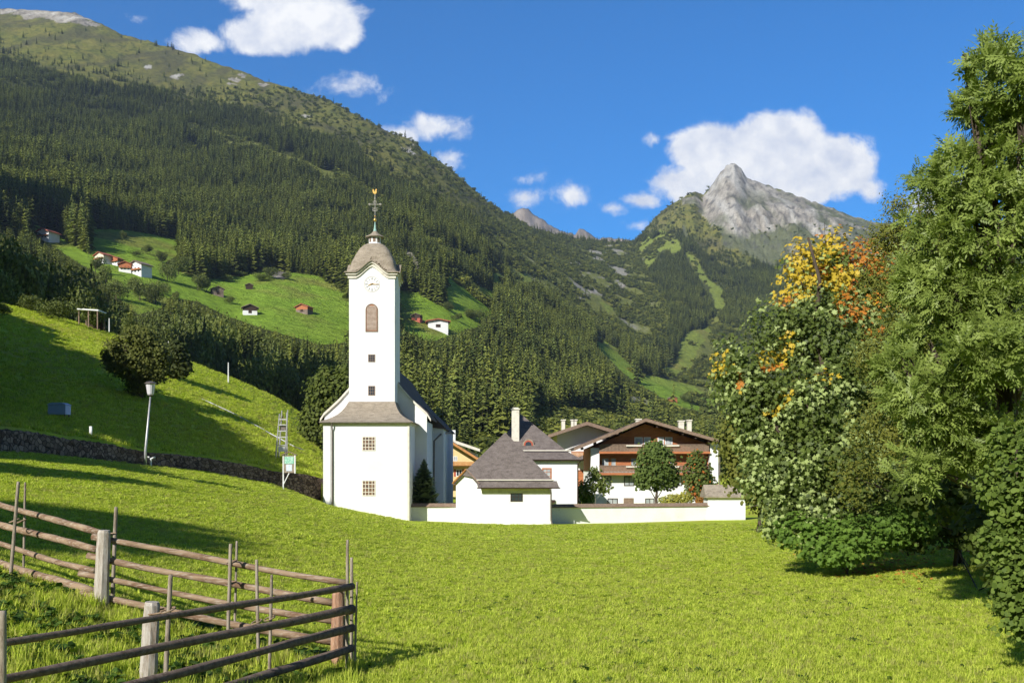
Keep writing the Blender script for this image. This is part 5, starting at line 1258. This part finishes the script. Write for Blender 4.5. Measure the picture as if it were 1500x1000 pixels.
leafy_tree('sycamore_tree', 'broad sycamore with pale green leaves turning yellow and orange at the top', 'tree', G(1225,26.3), sb, 34000, LEAF_MAPLE, .125, ((.055,.08,.016),(.15,.20,.040)), .17, seed=3, colfn=syc, noise=1.0, shell=.35, leafmat='leaf_glossy')
ab = [blob(1490,70,15,36,42),blob(1478,130,15,58),blob(1440,180,15.3,52),blob(1500,220,15,90),blob(1425,250,15.2,62),blob(1470,320,14.8,90),blob(1395,350,15.5,52),blob(1420,420,15,72),blob(1500,440,14.6,80),
      blob(1370,500,15.6,68),blob(1440,520,14.4,66),blob(1340,590,15.6,62),blob(1400,600,14.6,72),blob(1330,680,15.6,44),blob(1500,640,14.2,60,44),blob(1560,300,15,110),blob(1560,520,14.5,90),blob(1430,108,15.4,30),blob(1404,176,15.6,34),blob(1372,250,15.8,34),blob(1345,325,16,38),blob(1350,410,16,44),blob(1300,540,16,36),blob(1420,660,14.8,44)]
leafy_tree('ash_tree', 'tall ash tree with feathery leaves filling the right edge', 'tree', G(1500,16.0), lumpy(ab, .92), 11000, PIN, .22, ((.085,.13,.018),(.30,.37,.085)), .20, seed=4, per=4, noise=1.5, up=.3, shell=.5, jit=.8, whorl=6, leafmat='leaf_glossy')
bb = [blob(1325,300,22,30),blob(1345,330,22,44),blob(1300,350,22.5,36),blob(1365,380,22,56),blob(1315,420,22,54),blob(1380,450,22,60),blob(1330,500,21.5,56),blob(1290,520,22.5,42),blob(1345,570,21,62),blob(1295,620,21.5,54),blob(1350,660,21,60),blob(1390,320,22,50),blob(1255,700,22,42)]
leafy_tree('birch_tree', 'fine-leaved olive green birch between the sycamore and the ash', 'tree', G(1410,25.8), bb, 34000, LEAF_FINE, .060, ((.10,.115,.018),(.22,.22,.04)), .08, bark='bark', seed=5, noise=1.1, clump=6, shell=.25)
hb = [blob(1482,655,11,36),blob(1465,715,10.8,36),blob(1500,745,10.6,46),blob(1475,790,10.6,42),blob(1505,835,10.4,46),blob(1480,870,10.4,36),blob(1500,915,10.2,40,34),blob(1530,700,10.5,70),blob(1530,860,10.3,60)]
leafy_tree('hazel_bush', 'hazel bush with round leaves in the lower right corner', 'bush', G(1515,10.8), hb, 8200, LEAF_ROUND, .058, ((.05,.085,.014),(.20,.27,.050)), .03, seed=6, noise=1.6, up=.9, jit=1.1, shell=.2, sub=4)
ub = [blob(1165,775,24.0,34,26),blob(1200,790,23.6,44,30),blob(1255,785,23.4,50,34),blob(1300,770,23.6,44,34),blob(1225,812,23.2,40,20),blob(1335,760,23.6,40,36)]
leafy_tree('undergrowth_bush', 'low bright green maple shoots at the foot of the sycamore', 'bush', G(1240,23.6), ub, 5200, LEAF_MAPLE, .12, ((.07,.13,.018),(.17,.27,.04)), .03, seed=7, up=1.0, noise=.9)
db = [blob(1325,735,25,44),blob(1375,715,25.5,56),blob(1430,700,25,62),blob(1400,768,24.5,44,34),blob(1345,788,24,34,24),blob(1455,765,24,54,44),blob(1360,660,26,60),blob(1500,740,23,60),blob(1490,800,22,40,30),blob(1350,712,20,42),blob(1405,728,18.5,46),blob(1445,778,16.5,46),blob(1485,840,14.5,44)]
leafy_tree('shade_bush', 'dark tangled bush in the shade between sycamore and ash', 'bush', G(1400,25.2), db, 13000, LEAF_ROUND, .11, ((.035,.055,.012),(.09,.12,.02)), .05, seed=8, up=.6, noise=.8, shell=.2)
for i, (lab, bl, base, n, tn) in enumerate((
  ('dark leafy tree standing in shade behind the ash trunk', [blob(1400,560,31,95),blob(1480,520,31,110),blob(1440,660,30,100),blob(1350,640,30,80),blob(1520,640,30,90),blob(1480,380,32,120),blob(1400,420,32,90)], G(1450,31), 9000, ((.035,.06,.014),(.07,.10,.025))),
  ('yellowish green tree rising behind the roofed gate pier', [blob(1075,640,60,30,44),blob(1100,610,61,30,40),blob(1130,640,60,44,60),blob(1180,620,60,60,70),blob(1080,690,60,24,34),blob(1110,715,60,32,30),blob(1135,735,60,36,24)], G(1110,60.5), 12000, ((.10,.12,.02),(.20,.20,.04))),
  ('dark green tree filling the gap behind the sycamore', [blob(1250,540,34,90),blob(1320,480,34,90),blob(1200,640,34,90),blob(1300,660,33,110),blob(1370,600,33,90)], G(1280,34), 9000, ((.035,.06,.014),(.08,.11,.025))))):
    leafy_tree('leafy_tree', lab, 'tree', base, bl, n, LEAF_ROUND, .17 if i != 1 else .22, tn, .16, seed=20+i, noise=.5, shell=.2)
# churchyard and garden plants
def small_conifer(name, label, u, D, ytop, w, tone, seed):
    g = G(u, D); h = (680-ytop)/F*D-g[2]; r = thing(name, label, 'tree', g)
    V, Fc, C = conifer_np(46, 34, seed, width=w/h, tone=tone, droop=-.35, trunk=False); V = V*np.array([h, h, h])
    o = npmesh('crown', V, Fc, MT['leaf_matte'], C); o.parent = r
    MB().tube([(g[0], g[1], g[2]-.2), (g[0], g[1], g[2]+h*.85)], [.09, .02], 6).build('trunk', MT['bark'], r)
small_conifer('garden_spruce', 'small bluish spruce beside the shaded church wall', 621, 81.7, 672, 1.5, ((.22,.30,.17),(.46,.54,.36)), 31)
leafy_tree('lollipop_tree', 'round dense green tree in front of the big chalet', 'tree', G(963,98), [blob(960,682,98,30,34),blob(945,700,98,18),blob(978,700,98,18),blob(958,660,98,15,16)], 5200, LEAF_ROUND, .26, ((.06,.095,.020),(.15,.20,.045)), .16, seed=41, noise=.2, shell=.5)
leafy_tree('garden_tree', 'slim tree with reddish tints right of the round tree by the chalet', 'tree', G(1024,98), [blob(1022,700,98,22,34),blob(1020,674,98,13,16),blob(1032,715,98,18,24)], 3600, LEAF_ROUND, .24, ((.06,.10,.02),(.16,.18,.04)), .1, seed=42, noise=.4,
  colfn=lambda p, q, C: np.where(((q > .93) | ((p[:, 2] < -2.4) & (q > .7)))[:, None], np.array([.45,.14,.03])[None], C))
leafy_tree('sapling', 'thin pale-stemmed young tree left of the big chalet', 'tree', G(871,96), [blob(872,705,96,16,14),blob(862,718,96,12,12),blob(886,712,96,12,14),blob(872,692,96,9,10)], 900, LEAF_ROUND, .22, ((.07,.11,.02),(.18,.20,.05)), .05, bark='bark_pale', seed=43, noise=1.0)
leafy_tree('garden_bush', 'bright green bush at the corner of the hip-roofed house', 'bush', G(853,97), [blob(853,722,97,10,18),blob(862,730,97,10,10)], 1200, LEAF_ROUND, .2, ((.06,.12,.02),(.14,.22,.04)), .05, seed=44, noise=.3)
leafy_tree('flower_bush', 'yellow flowering bush behind the wall under the round tree', 'bush', G(995,95), [blob(985,731,95,12,8),blob(1003,729,95,12,9),blob(972,733,95,8,6)], 1500, LEAF_ROUND, .16, ((.16,.20,.04),(.48,.42,.08)), .03, seed=45, noise=.3)
leafy_tree('rose_bush', 'red-orange flowering bush beside the gate pier', 'bush', G(1036,94), [blob(1034,728,94,7,9),blob(1026,733,94,8,6)], 700, LEAF_ROUND, .15, ((.12,.14,.03),(.50,.14,.03)), .03, seed=46, noise=.3)
leafy_tree('lime_tree', 'bright leafy tree rising just left of the church', 'tree', G(480,116), [blob(478,585,116,32,40),blob(460,625,116,26,34),blob(495,620,116,34,40),blob(480,560,116,20,24),blob(505,575,116,22,40),blob(452,650,116,16,20)], 11000, LEAF_ROUND, .34, ((.05,.075,.015),(.15,.18,.035)), .3, seed=47, noise=.6)
leafy_tree('oak_tree', 'large dark spreading tree on the sunlit slope behind the lamp', 'tree', G(205, (ghit(205,582) or 90)), [blob(u, y, (ghit(205,582) or 90), r, r2) for (u, y, r, r2) in ((180,510,26,22),(205,500,30,24),(225,520,24,22),(170,530,20,18),(200,535,36,26),(228,545,20,16),(205,565,20,16),(160,520,12,10))], 13000, LEAF_ROUND, .21, ((.060,.080,.016),(.17,.18,.04)), .35, seed=48, noise=1.5)
leafy_tree('oak_tree', 'smaller round dark tree right beside the big spreading tree', 'tree', G(257, (ghit(257,556) or 110)), [blob(u, y, (ghit(257,556) or 110), r) for (u, y, r) in ((257,520,20),(250,535,17),(265,538,15),(256,510,12))], 3200, LEAF_ROUND, .36, ((.035,.05,.014),(.085,.10,.025)), .25, seed=49, noise=.5)

# hillside bushes and trees: one crown model each, placed singly
BU = [bush_np(2600, s, tone=((.065,.090,.018),(.18,.21,.045)), leaf=.055, lobes=11) for s in (61, 62, 63)]
BUM = []
for bdat in BU:
    o = npmesh('crown', bdat[0], bdat[1], MT['leaf_matte'], bdat[2], link=False); BUM.append(o.data)
CN = [npmesh('crown', *(lambda c_: (c_[0], c_[1], MT['needle'], c_[2]))(conifer_np(26, 13, s, width=w, trunk=False)), link=False).data for s, w in ((71,.17),(72,.20),(73,.15))]
tkm = MB().tube([(0,0,-.06),(0,0,.5)], [.035,.02], 6).build('trunk', MT['bark']); TKM = tkm.data; bpy.data.objects.remove(tkm)
def place(kind, label, u, yb, yt, wpx, D_, group, cat='tree', i=0):
    x = (u-750)/F*D_; zg = gz(x, D_); h = max(2.0, (680-yt)/F*D_-zg); w = wpx*D_/F
    r = thing(kind, label, cat, (x, D_, zg), group); me = (CN if kind in ('spruce_tree',) else BUM)[i % 3]
    o = bpy.data.objects.new('crown', me); COL.objects.link(o); o.parent = r
    if kind == 'spruce_tree': o.scale = (w/.38, w/.38, h)
    else: o.scale = (w*.95, w*.95, h*.98)
    o.rotation_euler = (0, 0, i*1.7)
    if kind != 'bush':
        t_ = bpy.data.objects.new('trunk', TKM); COL.objects.link(t_); t_.parent = r; t_.scale = (h*.6, h*.6, h)
    return r
i = 0
for (u, yb, yt, w, lab) in ((85,470,434,44,'dark round bush left of the flat roofed shelter'),(131,480,448,32,'yellowish bush in front of the flat roofed shelter'),(8,466,440,26,'dark bush on the crest at the left edge'),
     (190,478,455,20,'small dark bush on the crest right of the shelter'),(45,452,430,34,'shaded bush on the crest near the left edge')):
    D_ = ghit(u, yb, 6, 150) or 139; place('bush', lab, u, yb, yt, w, D_, None, 'bush', i); i += 1
for (u, yb, yt, w) in ((205,440,402,26),(228,445,405,24),(223,445,418,20),(257,440,424,14),(240,432,412,16),(196,425,404,14),(262,402,372,28),(245,412,380,24),(236,384,366,18),(215,372,358,14),(200,376,366,12),(290,425,398,22),(303,428,402,20),
     (338,445,432,14),(332,412,402,20),(350,405,394,22),(385,412,398,20),(398,408,390,22),(420,410,396,14),(170,440,405,30),(155,420,385,22),(140,400,372,20),(655,455,440,16),(690,468,452,24),(668,470,458,14),(700,470,450,22),(1004,590,576,16),(182,352,338,12)):
    D_ = ghit(u, yb, 262) or 600
    place('tree' if yb-yt > 22 else 'bush', ['rounded green tree dotted over the sunny hillside meadows' if yb-yt > 22 else 'low rounded bush dotted over the sunny hillside meadows'][0], u, yb, yt, w, D_, 'trees and bushes on the hillside meadows', 'tree' if yb-yt > 22 else 'bush', i); i += 1
rr_ = random.Random(5)
tops = [(150,440),(190,450),(215,468),(240,446),(262,452),(290,442),(330,448),(352,470),(372,486),(400,486),(430,500),(455,488),(480,496),(505,490),(530,500)]
lb = {'spruce_tree': 'dark pointed spruce in the wood between slope and meadows', 'tree': 'light green leafy tree in the wood between slope and meadows'}
for k in range(96):
    u = rr_.uniform(150, 520); D_ = rr_.uniform(265, 420); yt = np.interp(u, [t[0] for t in tops], [t[1] for t in tops])+rr_.uniform(-4, 18)+(420-D_)*.12
    kind = 'tree' if rr_.random() < (.55 if 225 < u < 345 or 380 < u < 420 else .22) else 'spruce_tree'
    x = (u-750)/F*D_; zg = gz(x, D_); h = (680-yt)/F*D_-zg
    if h < 8 or h > 40: h = min(max(h, 9), 30)
    yt = 680-(zg+h)/D_*F; w = (h*.30 if kind == 'spruce_tree' else h*.55)*F/D_
    place(kind, lb[kind], u, 0, yt, w, D_, 'trees in the wood between slope and meadows', 'tree', k)
for k in range(26):   # shaded wood at the left edge
    u = rr_.uniform(-30, 150); D_ = rr_.uniform(170, 330); x = (u-750)/F*D_; zg = gz(x, D_)
    yt = np.interp(u, [0, 30, 60, 100, 140, 160], [326, 330, 352, 362, 380, 420])+rr_.uniform(0, 60); h = min(max((680-yt)/F*D_-zg, 8), 22); yt = 680-(zg+h)/D_*F
    place('tree', 'dark leafy tree in the shaded wood at the left edge', u, 0, yt, h*.6*F/D_, D_, 'trees in the shaded wood at the left edge', 'tree', k)

# ------------------------------------------------------------------ unseen leafy wood left of the view, set out to shade slope and meadow
def shade_trees():
    pts = []; hs = []
    def keeps_lamp_lit(tx, ty, tz):
        for q_ in ((-22.3, 60.6, 1.2), (-22.2, 60.6, 2.2), (-22.1, 60.6, 3.4), (-22.0, 60.6, 4.8)):
            k_ = ((tx-q_[0])*-LD.x+(ty-q_[1])*-LD.y)/(LD.x**2+LD.y**2)
            if k_ > 0 and math.hypot(q_[0]-LD.x*k_-tx, q_[1]-LD.y*k_-ty) < 6.0 and q_[2]-LD.z*k_ < tz+1.5: return False
        return True
    poly = [(-5,438),(30,452),(60,466),(150,520),(250,576),(350,628),(465,688),(400,684),(300,652),(200,622),(100,594),(0,560)]
    poly2 = [(0,598),(90,625),(200,662),(215,676),(100,654),(0,628)]
    rg = random.Random(9)
    for k in range(1500):
        u = rg.uniform(0, 465); y = rg.uniform(460, 695)
        if not (inpoly(np.array([u]), np.array([y]), poly)[0] or inpoly(np.array([u]), np.array([y]), poly2)[0]): continue
        if k > 900 and rg.random() < .3: continue
        D_ = ghit(u, y, 30, 140)
        if not D_: continue
        g = Vector(G(u, D_)); 
        for kk in np.arange(30, 110, 2.5):
            top = g-LD*float(kk)
            if top.y > 3 and 750+F*(top.x+5.5)/top.y > -60: continue
            zg = gz(top.x, max(top.y, -55)); h = top.z-zg
            if 8 < h < 40 and keeps_lamp_lit(top.x, top.y, top.z): pts.append((top.x, top.y, zg-.3)); hs.append(h); break
    nfirst = len(hs)
    fpoly = [(-10,738),(60,745),(150,751),(250,763),(330,780),(404,799),(330,806),(200,802),(100,802),(-10,806)]
    tg = [(400,800,14)]+[(u, y, 12+rg.random()*6) for u, y in ((rg.uniform(-10, 385), rg.uniform(738, 806)) for _ in range(130)) if inpoly(np.array([u]), np.array([y]), fpoly)[0]]
    tg += [(u, y, 12) for (u, y) in ((300,720),(270,717),(240,711),(200,706),(150,700),(100,696),(50,692),(385,722),(350,715),(320,706),(290,699))]
    for (u, y, hh) in tg:
        D_ = ghit(u, y, 10, 80); g = Vector(G(u, D_))
        for kk in np.arange(8, 70, .5):
            top = g-LD*float(kk); zg = gz(top.x, top.y)
            if top.z-zg > hh and (top.y < -3 or 750+F*(top.x+3.5)/max(top.y, .1) < -100): pts.append((top.x, top.y, zg-.3)); hs.append(top.z-zg+.9); break
    pts = np.array(pts); hs = np.array(hs); print('shade trees', len(pts))
    ww = np.where(np.arange(len(hs)) >= nfirst, 4.2, 8.5)
    s_ = np.stack([ww, ww, hs*.97], 1); rt = np.stack([0*hs, 0*hs, RNG.uniform(0, 6, len(hs))], 1)
    BIG = [proto('leafy_model_near', bush_np(1500, s, leaf=.14, lobes=11), MT['leaf_matte']) for s in (81, 82)]
    gn_instances('shade_wood', pts, s_, rt, BIG)
shade_trees()

# ------------------------------------------------------------------ grass
def tuft(nb, seed, h=1.0, spread=.5, w=.035, tone=None):
    rng = np.random.default_rng(seed); V = []; C = []
    t0, t1 = np.array((.31,.41,.030)), np.array((.62,.66,.11))
    if tone: t0, t1 = np.array(tone[0]), np.array(tone[1])
    for i in range(nb):
        a = rng.uniform(0, 6.28); r = spread*math.sqrt(rng.random()); x, y = math.cos(a)*r, math.sin(a)*r
        b_ = rng.uniform(0, 6.28); L_ = h*rng.uniform(.5, 1.15); le = L_*rng.uniform(.15, .75); dx, dy = math.cos(b_)*le, math.sin(b_)*le; px, py = -math.sin(b_)*w, math.cos(b_)*w
        V += [(x-px, y-py, -.1), (x+px, y+py, -.1), (x+px*.8+dx*.4, y+py*.8+dy*.4, L_*.6), (x-px*.8+dx*.4, y-py*.8+dy*.4, L_*.6)]
        V += [(x-px*.8+dx*.4, y-py*.8+dy*.4, L_*.6), (x+px*.8+dx*.4, y+py*.8+dy*.4, L_*.6), (x+dx+px*.1, y+dy+py*.1, L_*.95), (x+dx-px*.1, y+dy-py*.1, L_*.95)]
        k = rng.random(); c = t0*(1-k)+t1*k; C += [c]*8
    return np.array(V), np.arange(len(V)).reshape(-1, 4), np.array(C)
def grass():
    TF = [proto('grass_tuft_model', tuft(26, s, w=.040), MT['grass_blade']) for s in (91,92,93)]+[proto('grass_tuft_model', tuft(20, 94, w=.030, tone=((.34,.36,.08),(.52,.48,.16))), MT['grass_blade'])]
    X_, Y_, Sx, Sz = [], [], [], []
    for (d0, d1, dens, s0, s1, hh) in ((6.5, 15, 190, .09, .12, .052), (15, 26, 75, .13, .17, .050), (26, 45, 22, .22, .26, .055), (45, 80, 7, .35, .42, .07)):
        n = int(dens*(d1*d1-d0*d0)*.5*1560/F); D_ = np.sqrt(RNG.uniform(d0*d0, d1*d1, n)); u = RNG.uniform(-30, 1530, n)
        lim = np.interp(u, WALL_U, WALL_D)-.6; k = D_ < lim
        k &= ~((D_ > 76.5) & (u > 470)); D_ = D_[k]; u = u[k]
        X_.append((u-750)/F*D_); Y_.append(D_); Sx.append(RNG.uniform(s0, s1, len(u))); Sz.append(hh*RNG.uniform(.5, 1.5, len(u)))
    # slope above the wall
    n = 16000; u = RNG.uniform(-20, 470, n); D_ = RNG.uniform(47, 150, n); k = D_ > np.interp(u, WALL_U, WALL_D)+.4; u = u[k]; D_ = D_[k]
    X_.append((u-750)/F*D_); Y_.append(D_); Sx.append(RNG.uniform(.35,.6,len(u))); Sz.append(RNG.uniform(.10,.28,len(u)))
    X_ = np.concatenate(X_); Y_ = np.concatenate(Y_); Sx = np.concatenate(Sx); Sz = np.concatenate(Sz)
    # longer growth inside the fence corner
    u = 750+F*X_/Y_; inside = (Y_ < 11.2) & (u < 520); pat = fbm(X_/.8, Y_/.8, 3)*.5+.5
    Sz = Sz*(.7+.7*pat); Sz = np.where(inside, Sz*(1.0+2.0*pat), Sz)
    Z_ = ground(X_, Y_); print('tufts', len(X_))
    gn_instances('grass', np.stack([X_, Y_, Z_], 1), np.stack([Sx, Sx, Sz], 1), np.stack([RNG.normal(0,.06,len(X_)), RNG.normal(0,.06,len(X_)), RNG.uniform(0,6.28,len(X_))], 1), TF)
    # broad-leaved weeds inside the fence and here and there in the meadow
    rng = np.random.default_rng(5)
    def weed(seed):
        r = np.random.default_rng(seed); n = 26; a = r.uniform(0, 6.28, n); rad = r.uniform(.1, .9, n)
        p = np.stack([np.cos(a)*rad, np.sin(a)*rad, r.uniform(.1, .8, n)], 1); t, b_, nn = rand_frames(n, np.tile([0,0,1.0], (n,1)), .45, r)
        V, Fc = scatter(LEAF_ROUND, p, t, b_, nn, r.uniform(.35,.8,n)); q = r.random(n)[:, None]
        return V, Fc, np.repeat(np.array([[.04,.085,.014]])*(1-q)+np.array([[.11,.19,.03]])*q, 6, 0)
    WD_ = [proto('weed_model', weed(s), MT['grass_blade']) for s in (1,2,3)]
    n = 900; u = rng.uniform(-20, 560, n); D_ = rng.uniform(6.6, 11.6, n); x = (u-750)/F*D_; k = (fbm(x/.9+7, D_/.7, 3) > -.05) & ~((u > 510) & (D_ > 9)); 
    x = x[k]; D_ = D_[k]; n2 = 500; ux = rng.uniform(450, 1500, n2); D3_ = rng.uniform(9, 24, n2); x = np.concatenate([x, (ux-750)/F*D3_]); D_ = np.concatenate([D_, D3_])
    sc_ = np.where(np.arange(len(x)) < k.sum(), rng.uniform(.06,.14,len(x)), rng.uniform(.03,.06,len(x)))
    gn_instances('weeds', np.stack([x, D_, ground(x, D_)], 1), np.stack([sc_]*3, 1), np.stack([0*x, 0*x, rng.uniform(0,6,len(x))], 1), WD_)
    # fallen leaves under the sycamore
    n = 700; u = rng.normal(1290, 38, n); y = rng.normal(822, 14, n); D_ = np.array([ghit(a, b_, 10, 40) or 24 for a, b_ in zip(u, y)]); x = (u-750)/F*D_
    p = np.stack([x, D_, ground(x, D_)+.05], 1); t, b_, nn = rand_frames(n, np.tile([0,-.2,1.0], (n,1)), .3, rng)
    V, Fc = scatter(LEAF_MAPLE, p, t, b_, nn, rng.uniform(.06,.11,n)); q = rng.random(n)[:, None]
    C = np.where(q < .5, np.array([[.50,.20,.04]]), np.array([[.50,.38,.06]])); C = np.where(q > .85, np.array([[.25,.10,.04]]), C)
    o = npmesh('fallen_leaves', V, Fc, MT['leaf'], np.repeat(C, 12, 0)); o['kind'] = 'stuff'
grass()

# ------------------------------------------------------------------ air
bpy.context.view_layer.update()
lo_, hi_ = np.array([1e9]*3), np.array([-1e9]*3)
for o in S.objects:
    if o.type == 'MESH' and o.get('kind') == 'structure':
        co = np.empty(len(o.data.vertices)*3, np.float32); o.data.vertices.foreach_get('co', co); co = co.reshape(-1, 3)
        lo_ = np.minimum(lo_, co.min(0)); hi_ = np.maximum(hi_, co.max(0))
print('bounds', lo_, hi_)
hz_ = MB().box(lo_[0]-40, hi_[0]+40, lo_[1]-120, hi_[1]+40, lo_[2]-1, hi_[2]+60)
MH = bpy.data.materials.new('haze'); MH.use_nodes = True; MH.node_tree.nodes.clear()
pv = MH.node_tree.nodes.new('ShaderNodeVolumePrincipled'); pv.inputs['Color'].default_value = (.62,.78,1.0,1); pv.inputs['Density'].default_value = 6e-5; pv.inputs['Anisotropy'].default_value = .2
ov = MH.node_tree.nodes.new('ShaderNodeOutputMaterial'); MH.node_tree.links.new(pv.outputs[0], ov.inputs['Volume'])
hz_ = hz_.build('haze', MH); hz_['kind'] = 'stuff'; hz_.display_type = 'WIRE'
